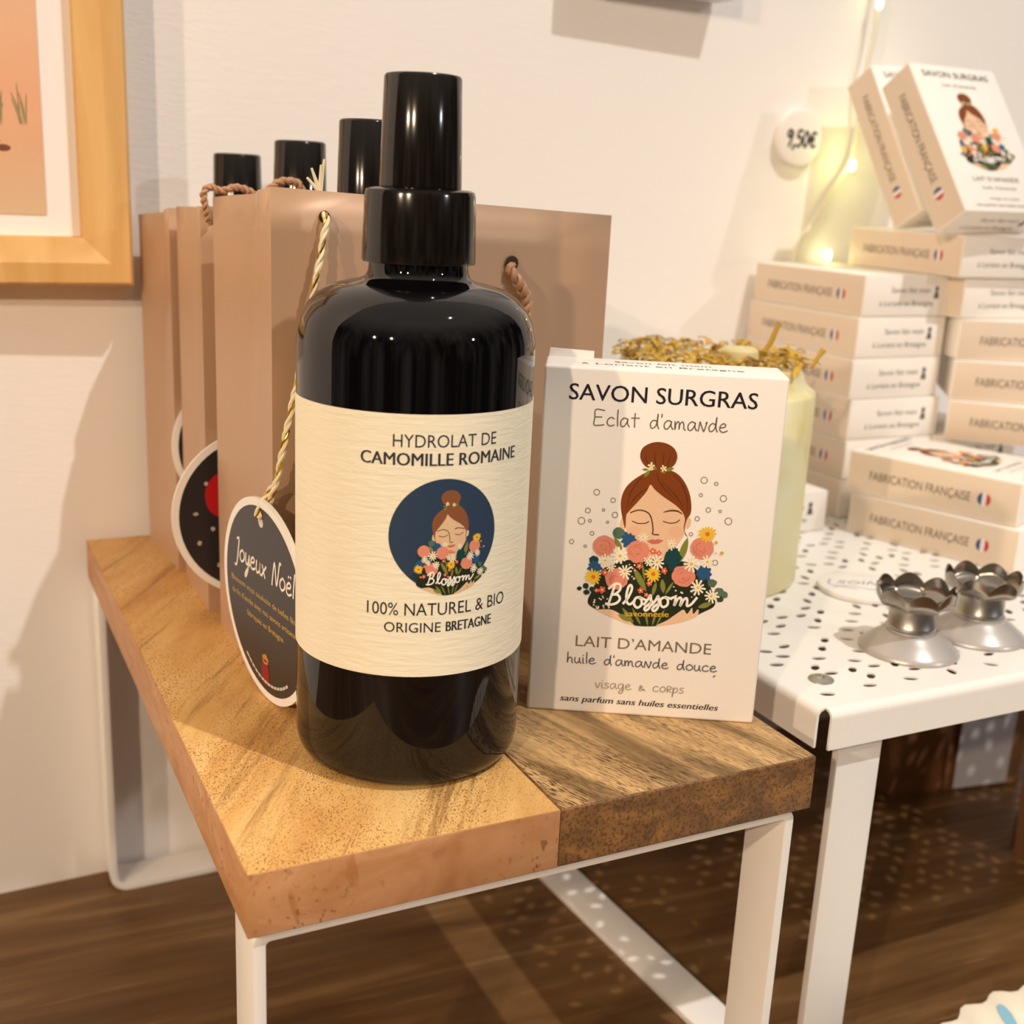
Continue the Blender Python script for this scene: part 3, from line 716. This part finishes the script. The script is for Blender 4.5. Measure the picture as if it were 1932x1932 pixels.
fh.build('handwritten_lettering', box, lambda u, v, h: Vector((u, -h, v)), label='handwritten lines in thin grey pen')
il = lady(Print()); il.build('front_illustration', box, lambda u, v, h: Vector((u, -h, v)), dh=0.0008)
tp = Print(); tp.text('Savon fait main', 20, 48, 12.2, 2.4, (70, 66, 70)).text('\u00e0 Lorient en Bretagne', 10.5, 57.0, 6.6, 2.6, (70, 66, 70))
tp.build('top_lettering', box, lambda u, v, h: Vector((u, v, CH + h)))

# ------------------------------------------------------------------ three gift bags, each with a bottle and a round tag
def gift_bag(label, loc, rz, w, d, h, hr, hb, grp, shear=0.0):
    t = thing('gift_bag', label, 'gift bag', loc, rz, grp)
    mb = MB(); zs = [0, 3, 25, 60, 100, h - 12, h]; rows = []
    for k, z in enumerate(zs):
        s = z / h; g = 5.5 * max(0, (s - 0.12)) ** 0.8; e = 0.8 * math.sin(PI * s); dz = lambda x, y: z + ((hr - h) * (x / w) + (hb - h) * y / d) * s
        loop = [(0, 0), (w * 0.25, -e), (w * 0.5, -1.4 * e), (w * 0.75, -e), (w, 0), (w - g, d * 0.5), (w, d), (w * 0.75, d + e), (w * 0.5, d + e), (w * 0.25, d + e), (0, d), (g * 0.22, d * 0.75), (g, d * 0.5), (g * 0.22, d * 0.25)]
        rows.append([(x + shear * y, y, dz(x, y)) for x, y in loop])
    n = len(rows[0]); vs = [p for r in rows for p in r]; fs = []
    for k in range(len(rows) - 1):
        for i in range(n): j = (i + 1) % n; fs.append((k * n + i, k * n + j, (k + 1) * n + j, (k + 1) * n + i))
    fs.append(tuple(range(n))[::-1])
    body = mb.add(vs, fs, M['bag']).build('paper_body', t, smooth=True, angle=22)
    md = body.modifiers.new('paper', 'SOLIDIFY'); md.thickness = 0.45 * S; md.offset = -1
    return t, body
G = 'copper gift bags standing in a row on the wooden riser'
bag_a, body_a = gift_bag('frontmost copper gift bag, right behind the big black bottle', (32.0, 94.0, 0.0), math.radians(5.0), 115.0, 66.0, 150.6, 146.0, 145.7, G, 0.07)
bag_b, body_b = gift_bag('middle copper gift bag of the row, a dark round tag hanging before it', (29.5, 173.0, 0.0), math.radians(0.5), 112.0, 45.0, 142.5, 141.0, 140.7, G, 0.03)
bag_c, body_c = gift_bag('rearmost copper gift bag, against the wall beside the picture frame', (28.6, 223.0, 0.0), math.radians(3.4), 112.0, 48.0, 140.0, 137.5, 135.5, G)
def eyelet(parent, x, z, y=-0.75, r=1.7):
    mb = MB(); seg = 20; vs = []; fs = []
    for k in range(seg):
        a = 2 * PI * k / seg
        for rr, yy in ((r, y), (r - 0.35, y - 0.12)): vs.append((x + rr * math.cos(a), yy, z + rr * math.sin(a)))
    for k in range(seg): l = (k + 1) % seg; fs.append((2 * k, 2 * l, 2 * l + 1, 2 * k + 1))
    fs.append(tuple(2 * k + 1 for k in range(seg)))
    return mb.add(vs, fs, ink((60, 42, 30))).build('handle_hole', parent)
eyelet(bag_a, 15.6, 143.0, -0.35); eyelet(bag_a, 77.5, 130.6, -0.95, 2.4); eyelet(bag_a, 37.5, 130.6, -0.95, 2.4)
mb = MB(); rope(mb, smooth_path([(77.5, -0.2, 130.4), (76.6, -2.2, 128.4), (79.4, -3.2, 124.5), (82.5, -3.0, 118), (78, -3, 104), (58, -3, 98), (36, -3, 104), (34, -3, 122), (37.5, -0.2, 130.4)], 5), 1.6, M['cord'], 2, 6.0); mb.build('handle', bag_a, smooth=True)
mb = MB(); rope(mb, smooth_path([(20, 64.5, 140), (22.5, 64, 148), (25.5, 63.5, 151.0), (29.5, 63.3, 151.8), (33.5, 63.5, 150.2), (36, 64, 141)], 5), 1.25, M['cord'], 2, 5.0); mb.build('handle', bag_a, smooth=True)
mb = MB(); rope(mb, smooth_path([(2.2, -2.0, 138), (0.4, -4.6, 144), (0.2, -5.2, 147.0), (2.2, -5.4, 148.9), (6, -5.2, 147.6), (10.5, -5.2, 149.0), (15, -5.0, 148.0), (18.5, -4.4, 145.5), (20.5, -2.0, 139)], 5), 1.2, M['cord'], 2, 4.5); mb.build('handle', bag_b, smooth=True)
def small_bottle(label, x, y, top, grp):
    t = thing('spray_bottle', label, 'bottle', (x, y, 0.6), 0, grp); h = top - 0.6
    MB().lathe([(0, 1), (16, 0), (19.6, 1.5), (20.5, 5), (20.5, h - 62), (19, h - 57), (14, h - 53), (9.5, h - 51), (9.2, h - 46), (0, h - 46)], M['glass'], 48).build('glass_body', t, smooth=True, angle=60)
    MB().lathe([(0, h - 45.9), (11.8, h - 45.8), (11.6, h - 32), (10.8, h - 31), (0, h - 30.9)], M['plastic'], 48).build('collar', t, smooth=True, angle=40)
    MB().lathe([(0, h - 30.8), (9.7, h - 30.6), (9.1, h - 0.8), (8.6, h - 0.2), (7.8, h), (0, h - 0.1)], M['plastic'], 48).build('overcap', t, smooth=True, angle=40)
    return t
GB = 'black capped bottles standing inside the gift bags'
small_bottle('bottle whose black cap rises highest from the bags, partly behind the big bottle', 72.0, 128.0, 171.3, GB)
small_bottle('bottle in the middle gift bag, middle one of the three black caps behind', 70.3, 196.0, 165.6, GB)
small_bottle('bottle in the rearmost gift bag, lowest and leftmost black cap', 60.0, 247.0, 160.7, GB)

def gift_tag(name, label, R, matrix, grp, back=False):
    """round tag: local x to the right, z up, printed side towards -y, origin at its bottom edge"""
    t = thing(name, label, 'gift tag', group=grp, matrix=matrix)
    cx, cz = 0, R; seg = 64
    def disc(r, y0, y1, m, hole=True):
        mb = MB(); o_ = [(cx + r * math.cos(2 * PI * k / seg), cz + r * math.sin(2 * PI * k / seg)) for k in range(seg)]
        i_ = [(cx + 1.9 * math.cos(2 * PI * k / seg), cz + R - 6.6 + 1.9 * math.sin(2 * PI * k / seg)) for k in range(seg)]
        return mb.ring_prism(o_, i_, 'y', y0, y1, m)
    disc(R, 0, 1.3, M['card']).build('card', t, smooth=True, angle=40)
    disc(R - 2.4, -0.06, 0.0, M['tag_black']).build('printed_disc', t)
    return t
def basis(origin, xdir, zdir):
    x = Vector(xdir).normalized(); z = Vector(zdir); z = (z - x * z.dot(x)).normalized(); y = z.cross(x)
    m = Matrix((x, y, z)).transposed().to_4x4(); m.translation = Vector(origin) * S; return m
GT = 'round christmas gift tags hanging from the bags'
tag_a = gift_tag('gift_tag', 'round tag reading Joyeux Noel, hanging on twine beside the big bottle', 31.5, basis((29.4, 91.0, 0.3), (0.14, -0.99, 0), (-0.035, 0.0, 1.0)), GT)
tl = Print(); WT = (250, 242, 232); GD = (214, 180, 100)
tl.hand('Joyeux No\u00ebl', -21.5, 22.5, 39.5, 3.9, 0.72, WT, 0.22)
tl.text('Blossom vous souhaite de belles f\u00eates', -25.0, 25.0, 31.6, 1.9, GD).text('de fin d\u2019ann\u00e9e avec nos savons artisanaux', -25.0, 25.0, 27.4, 1.9, GD).text('fabriqu\u00e9s en Bretagne', -13.5, 13.5, 23.2, 1.9, GD)
tl.poly(blob(-1.0, 8.4, 2.7, 4.0, 24, 0.06), (150, 34, 30)).stroke([(-2.6, 11.9), (-1, 11.5), (0.8, 11.9)], 0.6, (206, 150, 70))
for q_ in ((-2.0, 13.2, 0.9), (-0.4, 13.6, 1.1), (0.9, 13.0, 0.8)): tl.poly(blob(q_[0], q_[1], q_[2], None, 10), (196, 140, 60))
for k in range(14):
    a0 = math.radians(-125 + k * 5.2); tl.stroke([(26.2 * math.cos(a0), 31.5 + 26.2 * math.sin(a0)), (26.2 * math.cos(a0 + .05), 31.5 + 26.2 * math.sin(a0 + .05))], 0.9, (214, 204, 196))
tl.build('tag_lettering', tag_a, lambda u, v, h: Vector((u, -0.06 - h, v)))
inv = tag_a.matrix_world.inverted()
def tagloc(p): return (inv @ (Vector(p) * S)) / S
mb = MB()
line = [(47.6, 95.2, 143.4), (47.4, 93.4, 143.6), (47.0, 92.0, 141.0), (43.4, 89.0, 126.0), (38.6, 87.0, 104.0), (34.6, 86.6, 86.0), (31.6, 87.8, 70.0), (29.6, 89.6, 62.0), (27.2, 90.6, 57.6)]
rope(mb, [tagloc(p) for p in smooth_path(line, 6)], 0.95, M['twine'], 3, 9.0, M['gold'])
rope(mb, [tagloc(p) for p in smooth_path([(31.6, 87.8, 69.0), (28.6, 91.0, 63.5), (26.4, 91.4, 58.0)], 6)], 0.85, M['twine'], 3, 9.0, M['gold'])
for q in ((44.6, 97.6, 156.0), (48.2, 97.4, 158.6), (47.2, 97.2, 157.0), (43.4, 98.0, 153.4)): mb.tube([tagloc(p) for p in ((48.0, 97.6, 144.0), (47.2, 98.0, 149.5), q)], [0.9, 0.8, 0.35], M['twine'], 6)
mb.build('twine', tag_a, smooth=True)
DOTS = ((-19, 44), (-23, 33), (-22, 22), (-15, 13), (-14, 50), (-11, 40), (-12, 31), (-6, 22), (-17, 27), (4, 48), (10, 20), (14, 40))
def front_tag(label, cx, y, cz, R, blob_at):
    t = gift_tag('gift_tag', label, R, basis((cx, y, cz - R), (1, -0.02, 0), (0, 0.03, 1)), GT)
    pr = Print()
    for x, z in DOTS: pr.poly(star(x * R / 31.5, z * R / 31.5, 0.9, 6, 0.3), (206, 190, 182))
    pr.poly(blob(*blob_at, 24, 0.04), (190, 24, 30))
    pr.build('tag_print', t, lambda u, v, h: Vector((u, -0.06 - h, v)))
    m_ = MB(); i2 = t.matrix_world.inverted()
    rope(m_, [(i2 @ (Vector(p) * S)) / S for p in smooth_path([(cx - 4, y + 4.2, 130), (cx - 1, y + 1.0, 112), (cx, y - 0.6, cz + R - 4), (cx, y + 1.6, cz + R - 7.5)], 6)], 1.0, M['twine'], 3, 7.5, M['gold']); m_.build('twine', t, smooth=True)
front_tag('dark starry round tag with a red spot, before the middle bag', 47.0, 167.6, 36.6, 30.4, (-11.5, 38.0, 7.5, 8.5))
front_tag('dark round tag before the rearmost bag, only its left rim in view', 54.5, 219.4, 50.2, 27.6, (-4.0, 34.0, 7.0, 8.0))

# ------------------------------------------------------------------ cartons of soap in stacks
LW, LL, LH = 58.0, 82.0, 20.1
def soap_proto():
    t = thing('soap_box', '', 'box')
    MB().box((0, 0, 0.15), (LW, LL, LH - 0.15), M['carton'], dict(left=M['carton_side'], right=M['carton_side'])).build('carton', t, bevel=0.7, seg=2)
    sp = Print(); sp.text('FABRICATION FRAN\u00c7AISE', 11.5, 60.0, 7.6, 4.3, (96, 84, 72))
    for k, c in enumerate(((60, 82, 140), (244, 238, 232), (206, 62, 58))):
        cx, r = 66.2, 3.0; pts = []
        for q in range(9):
            x = cx - r + 2 * r * (k + q / 8) / 3; pts.append((x, 9.6 + math.sqrt(max(0, r * r - (x - cx) ** 2))))
        for q in range(8, -1, -1):
            x = cx - r + 2 * r * (k + q / 8) / 3; pts.append((x, 9.6 - math.sqrt(max(0, r * r - (x - cx) ** 2))))
        sp.poly(pts, c)
    sp.build('side_lettering', t, lambda u, v, h: Vector((-h, LL - u, v)))
    ep = Print(); ep.text('Savon fait main', 17.5, 43.5, 11.6, 2.7, (92, 86, 84)).text('\u00e0 Lorient en Bretagne', 10.5, 46.0, 5.2, 2.7, (92, 86, 84))
    ep.poly(blob(47.6, 13.6, 1.3, 1.3, 10), (92, 86, 84)).poly([(46.6, 12.2), (48.6, 12.2), (49.4, 8.8), (45.8, 8.8)], (92, 86, 84))
    ep.build('end_lettering', t, lambda u, v, h: Vector((u, -h, v)))
    tp = Print(); k = LL / 105.6
    tp.text('SAVON SURGRAS', 6.3, 51.0, 74.8, 3.6, (56, 52, 56)).text('Lait d\u2019amande', 17, 40, 69.6, 1.9, (140, 132, 122)).text('LAIT D\u2019AMANDE', 13, 44, 16.6, 2.6, (140, 132, 122)).text('huile d\u2019amande', 17, 40, 12.3, 1.7, (150, 140, 130)).text('visage et corps', 19, 39, 6.6, 1.6, (160, 150, 140)).text('sans parfum sans huiles essentielles', 8.5, 48.5, 2.9, 1.5, (110, 104, 96))
    t2 = lady(Print(), False, None, False); tp.merge(t2, lambda u, v: (u * 0.84 - 0.2, v * k))
    tp.build('front_print', t, lambda u, v, h: Vector((u, v, LH + h)), dh=0.0012)
    return t
proto = soap_proto()
used = []
def soap(label, loc=None, yaw=0.0, grp=None, matrix=None, parts=('carton', 'side_lettering', 'end_lettering')):
    if not used:
        t = proto
    else:
        t = proto.copy(); COL.objects.link(t)
    kids = []
    for ch in list(proto.children):
        base = ch.name.split('.')[0]
        if t is not proto:
            if base in parts: c = ch.copy(); COL.objects.link(c); c.parent = t
    used.append(t)
    t['label'] = label
    if grp: t['group'] = grp
    if matrix is not None: t.matrix_world = matrix
    else: t.location = Vector(loc) * S; t.rotation_euler = (0, 0, math.radians(yaw))
    return t
def tilt(origin, R, dz):
    e1 = Vector((R[0][0], R[1][0], R[2][0])); e2 = Vector((R[0][1], R[1][1], R[2][1])); e3 = Vector((R[0][2], R[1][2], R[2][2]))
    o = Vector(origin) + e2 * LH + Vector((0, 0, dz))
    m = Matrix((e1, e3, -e2)).transposed().to_4x4(); m.translation = o * S; return m
G1 = 'soap cartons leaning on top of the stacks'
soap('soap carton leaning at far upper right, its printed front with the lady in view', matrix=tilt((379.169, 177.676, 150.265), ((0.9995, -0.0226, -0.0229), (0.0317, 0.8188, 0.5732), (0.0058, -0.5736, 0.8191)), 1.9), grp=G1)
soap('soap carton leaning behind the printed one, nearest the string light', matrix=tilt((393.098, 219.956, 147.964), ((0.9977, 0.0196, -0.0647), (0.0166, 0.8568, 0.5153), (0.0655, -0.5152, 0.8545)), 3.0), grp=G1, parts=('carton', 'side_lettering', 'end_lettering', 'front_print'))
G2 = 'flat soap cartons in the left stack on the white riser'
for k, (lb, x, y, a) in enumerate((('topmost flat carton of the left soap stack, below the light string', 348.6, 204.0, 1.6), ('second carton from the top of the left soap stack', 347.6, 204.0, 1.8), ('third carton from the top of the left soap stack', 347.0, 203.9, 1.4), ('fourth carton from the top of the left soap stack', 348.4, 203.8, -0.6), ('fifth carton from the top of the left soap stack, half behind the candle', 348.6, 203.7, -0.8), ('bottom carton of the left soap stack, tucked behind the two front cartons', 348.6, 204.2, -1.0))):
    soap(lb, (x, y, LH * (5 - k)), a, G2)
soap('lone carton flat on the white riser, white end peeking out right of the candle', (270.2, 187.5, 0), 2.0, None)
G3 = 'flat soap cartons in the right stack on the white riser'
def yawed(px, py, a):          # far-left corner and the direction its long side runs
    d = (math.cos(math.radians(a)), -math.sin(math.radians(a))); return px + d[0] * LL, py + d[1] * LL, 90 - a
soap('topmost flat carton of the right soap stack, right under the leaning cartons', (395.5, 191.5, LH * 6), -1.6, G3)
soap('white-ended carton second from the top of the right soap stack', (403.5, 194.5, LH * 5), -1.0, G3)
for k, a, lb in ((4, 25, 'third carton of the right soap stack, uppermost of its beige sides cut by the frame'), (3, 38, 'fourth carton of the right soap stack, beige side cut by the frame'), (2, 48, 'fifth carton of the right soap stack, beige side just above the front pair')):
    x, y, w = yawed(404.5, 195.5, a); soap(lb, (x, y, LH * k), w, G3)
for k in (1, 0): soap('carton at the base of the right soap stack, hidden behind the front pair', (404.8, 201.5, LH * k), -1.0, G3)
G4 = 'two soap cartons stacked in front on the white riser'
soap('upper of the two front soap cartons, its printed top in view', (364.6, 110.0, LH), 20.5, G4, parts=('carton', 'side_lettering', 'end_lettering', 'front_print'))
soap('lower of the two front soap cartons, resting on the perforated top', (363.6, 106.4, 0), 18.8, G4)

# ------------------------------------------------------------------ candle topped with dried petals
K0 = (230.8, 159.7, 0.0)
candle = thing('pillar_candle', 'thick cream pillar candle topped with dried yellow petals, behind the white carton', 'candle', K0)
MB().lathe([(0, 0), (41.8, 0), (43.0, 1.2), (43.1, 78.2), (42.4, 79.4), (40.4, 80.6), (38.6, 82.8), (37.4, 86.0), (36.2, 88.2), (33.0, 88.8), (0, 88.6)], M['wax'], 96).build('wax_body', candle, smooth=True, angle=50)
mb = MB(); q = random.Random(11)
for k in range(240):
    a = q.random() * 2 * PI; r = 39 * math.sqrt(q.random()) if k % 3 else q.uniform(30, 40)
    L_, w_ = q.uniform(5, 12), q.uniform(0.7, 1.9); yaw = q.random() * 2 * PI; pit = q.uniform(-0.25, 0.55)
    c = Vector((r * math.cos(a), r * math.sin(a), 89.2 + q.random() * 4.2)); d = Vector((math.cos(yaw) * math.cos(pit), math.sin(yaw) * math.cos(pit), math.sin(pit))); s = d.cross(Vector((0, 0, 1))).normalized(); up = s.cross(d)
    vs = []; n = 5
    for i in range(n + 1):
        t = i / n; cen = c + d * (L_ * (t - 0.5)) + up * (1.4 * math.sin(PI * t) - 0.6); ww = w_ * math.sin(PI * min(0.97, t * 0.9 + 0.08)) ** 0.7
        vs += [cen - s * ww + up * 0.4, cen + s * ww + up * 0.4, cen - up * 0.1]
    fs = []
    for i in range(n): o = 3 * i; fs += [(o, o + 2, o + 5, o + 3), (o + 2, o + 1, o + 4, o + 5)]
    mb.add(vs, fs, M['petal'] if q.random() < 0.84 else M['petal_dark'])
mb.tube([(21.0, -4, 88), (25, -6, 97), (27.5, -7, 105)], [0.9, 1.2, 1.0], M['petal'], 6)
mb.tube([(34, -22, 88), (36, -23, 93), (37.5, -24, 96)], [0.7, 0.9, 1.4], M['petal'], 6)
pt_ = mb.build('dried_petals', candle, smooth=True, angle=60, recalc=False); pt_['kind'] = 'stuff'; pt_['label'] = 'tangle of dried yellow and brown petals'
MB().lathe([(0, 88), (7.2, 88.2), (8.0, 90.0), (7.4, 95.2), (6.0, 96.4), (0, 96.6)], M['soap_chip'], 28, 2, -16).build('soap_chip', candle, smooth=True)

# ------------------------------------------------------------------ round cards, candle holders
pc = thing('price_badge', 'round white price badge on the wall left of the glowing LED', 'price tag', (366.8, 290.4, 184.6))
mb = MB(); mb.prism([(14.2 * math.cos(2 * PI * k / 48), 14.2 * math.sin(2 * PI * k / 48)) for k in range(48)], 'y', -5.0, 0, M['card']); mb.build('badge', pc, bevel=0.8, seg=2)
pp = Print(); pp.hand('9,50\u20ac', -9.5, 10.0, -4.5, 4.6, 1.5, (62, 58, 58), 0.1); pp.build('price_writing', pc, lambda u, v, h: Vector((u, -5.0 - h, v)))
rc = thing('price_badge', 'round white badge with faint writing lying flat left of the candle holders', 'price tag', (282.5, 112.0, 0.0))
mb = MB(); mb.prism([(18.2 * math.cos(2 * PI * k / 56), 18.2 * math.sin(2 * PI * k / 56)) for k in range(56)], 'z', 0.05, 2.4, M['card']); mb.build('badge', rc, bevel=0.8, seg=2)
pp = Print(); r_ = random.Random(2)
pp.hand('soins', -11, 12, 1.0, 3.6, 0.7, (150, 142, 150), 0.3); pp.stroke([(-13, -4), (-6, -2), (2, -5.5), (9, -4), (12, -5)], 0.8, (168, 160, 168)); pp.stroke([(-12, 6), (-14, 0), (-10, -3), (-4, -6)], 0.6, (160, 152, 160))
aw = math.radians(-26); pp.build('badge_writing', rc, lambda u, v, h: Vector((u * math.cos(aw) - v * math.sin(aw), u * math.sin(aw) + v * math.cos(aw), 2.4 + h)))
def holder(label, x, y, rot):
    t = thing('candle_holder', label, 'candle holder', (x, y, 0.05), rot, 'small steel candle holders on the white riser')
    MB().lathe([(0, 0.2), (16.6, 0), (17.5, 0.3), (17.5, 0.9), (16.2, 2.2), (12.6, 5.2), (10.0, 7.0), (9.3, 7.7), (0, 7.8)], M['enamel'], 64).build('base', t, smooth=True, angle=50)
    MB().lathe([(0, 7.6), (9.0, 7.7), (9.1, 8.6), (8.5, 8.9), (8.5, 10.2), (8.35, 10.4), (8.35, 16.6), (0, 16.7)], M['steel'], 48).build('socket', t, smooth=True, angle=40)
    mb = MB(); seg, rows = 96, 7; vs = []; fs = []
    for side in (0, 1):
        for i in range(seg):
            a = 2 * PI * i / seg; hgt = 5.4 + 3.4 * abs(math.cos(4 * a)) ** 0.9
            for k in range(rows + 1):
                s = k / rows; r = 8.2 + 5.2 * math.sin(min(1, s * 1.9) * PI / 2) + 0.5 * s - 0.45 * side; z = 15.9 + s * hgt + 0.45 * side * (1 - s)
                vs.append((r * math.cos(a), r * math.sin(a), z))
    n = rows + 1; L_ = seg * n
    for i in range(seg):
        j = (i + 1) % seg
        for k in range(rows): fs.append((i * n + k, j * n + k, j * n + k + 1, i * n + k + 1)); fs.append((L_ + i * n + k, L_ + i * n + k + 1, L_ + j * n + k + 1, L_ + j * n + k))
        fs.append((i * n + rows, j * n + rows, L_ + j * n + rows, L_ + i * n + rows))
    fs.append(tuple(i * n for i in range(seg))[::-1]); fs.append(tuple(L_ + i * n for i in range(seg)))
    mb.add(vs, fs, M['chrome']).build('petal_cup', t, smooth=True, angle=60)
    return t
holder('left steel candle holder with scalloped cup, nearer the white badge', 252.6, 55.0, 0.2)
holder('right steel candle holder with scalloped cup, cut by the picture edge', 288.8, 57.6, 0.5)

# ------------------------------------------------------------------ string light on the wall
sl = thing('string_light', 'clear wire string light with glowing LEDs hanging on the wall by the soaps', 'string light', (401.0, 286.0, 172.0))
w0 = Vector((401.0, 286.0, 172.0))
wire = [(411, 287, 300), (409, 286, 262), (407.8, 285, 240), (405.2, 284.5, 226), (404.6, 284.5, 218), (405.2, 286.2, 200), (404.0, 286.2, 184), (401.2, 285.5, 172.3), (393.6, 286, 161.4), (382.5, 286, 143), (375.5, 286, 134), (372.0, 286, 126.5), (371.2, 286.5, 118)]
mb = MB(); mb.tube([p - w0 for p in smooth_path(wire, 6)], 1.25, M['wire'], 8); mb.build('wire', sl, smooth=True)
for (x, y, z, e) in ((401.2, 282.8, 172.3, 0.012), (408.4, 284.5, 254.5, 0.0018), (394.6, 286.0, 124.5, 0.0014)):
    MB().lathe([(0.05, -3.0), (1.3, -2.4), (1.7, 0), (1.3, 2.4), (0.05, 3.0)], M['led'], 20).build('led_bulb', sl, smooth=True).location = (Vector((x, y, z)) - w0) * S
    d = bpy.data.lights.new('led_glow', 'POINT'); d.energy = e; d.color = (0.93, 1.0, 0.35); d.shadow_soft_size = 0.003
    o = bpy.data.objects.new('led_glow', d); COL.objects.link(o); o.location = Vector((x - 3.0, y - 9.0, z)) * S

# ------------------------------------------------------------------ kraft bags under the white riser, dish on the floor
def pouch(label, x, y, rz, w, d, h, lab=None):
    t = thing('kraft_bag', label, 'paper bag', (x, y, FZ), rz, 'brown kraft bags standing under the white riser')
    mb = MB(); rows = []; q = random.Random(int(x))
    for z in (0, 4, 18, 45, 80, h):
        s = z / h; c = lambda v: v + q.uniform(-1.4, 1.4) * (1 if 0 < s < 1 else 0.2); g = 6 * s
        rows.append([(c(0), c(0), z), (c(w * .5), c(-1.5 * s), z), (c(w), c(0), z), (c(w - g), c(d * .5), z), (c(w), c(d * (1 - .5 * s)), z), (c(w * .5), c(d * (1 - .5 * s)), z), (c(0), c(d * (1 - .5 * s)), z), (c(g), c(d * .5), z)])
    n = 8; fs = []
    for k in range(len(rows) - 1):
        for i in range(n): j = (i + 1) % n; fs.append((k * n + i, k * n + j, (k + 1) * n + j, (k + 1) * n + i))
    fs += [tuple(range(n))[::-1], tuple((len(rows) - 1) * n + i for i in range(n))]
    mb.add([p for r in rows for p in r], fs, M['kraft']).build('paper_body', t)
    if lab:
        a, b, c, e = lab; MB().box((a, -2.6, c), (b, -2.3, e), M['shaded_label']).build('white_label', t)
        pr = Print()
        for k in range(7):
            z = e - 6 - k * 5.2
            if z > c + 3: pr.text(('Savons de Bretagne', 'huile de coco', 'beurre de karit\u00e9', 'huile d\u2019olive', 'eau', 'argile rose', 'Lorient')[k], a + (b - a) * .3, b - 4 - (k % 3) * 3, z, 2.0, (120, 112, 108))
        pr.build('label_lettering', t, lambda u, v, h: Vector((u, -2.6 - h, v)))
    return t
pouch('small kraft bag with a folded base, leftmost under the white riser', 404.0, 196.0, -0.1, 34, 26, 120)
pouch('kraft bag with a white lettered label under the white riser', 441.0, 193.0, -0.15, 52, 30, 118, (4, 40, 2, 80))
pouch('tall kraft bag at the right edge under the white riser', 424.0, 130.0, -0.9, 60, 40, 125)
D0 = (296.0, -72.0, FZ)
dish = thing('scalloped_dish', 'cream scalloped ceramic dish with blue dabs, low in the right corner', 'dish', D0)
mb = MB(); seg = 192; prof = [(52, 0), (62, 2.0), (80, 10), (93, 20), (99.0, 24.5), (99.6, 25.6), (98.2, 25.6), (91, 21.5), (78, 12.6), (60, 5), (40, 3.4)]; vs = []; fs = []; n = len(prof)
for i in range(seg):
    a = 2 * PI * i / seg
    for r, z in prof: k = 1 + 0.016 * max(0, (r - 55) / 45) * math.cos(36 * a); vs.append((r * k * math.cos(a), r * k * math.sin(a), z))
for i in range(seg):
    j = (i + 1) % seg
    for k in range(n - 1): fs.append((i * n + k, j * n + k, j * n + k + 1, i * n + k + 1))
fs.append(tuple(i * n for i in range(seg))[::-1]); fs.append(tuple(i * n + n - 1 for i in range(seg)))
mb.add(vs, fs, M['ceramic']).build('dish_body', dish, smooth=True, angle=70)
for k in range(24):
    a = 2 * PI * k / 24 + 0.03; vs = []
    for i in range(14):
        t = 2 * PI * i / 14; r = 90.5 + 5.2 * math.cos(t); da = 2.8 * math.sin(t) / 90
        z = (12.6 + (r - 78) * 0.685 if r < 91 else 21.5 + (r - 91) * 0.57) + 0.35; vs.append((r * math.cos(a + da), r * math.sin(a + da), z + 0.25))
    MB().add(vs, [tuple(range(14))], M['blue_glaze']).build('blue_dab', dish)
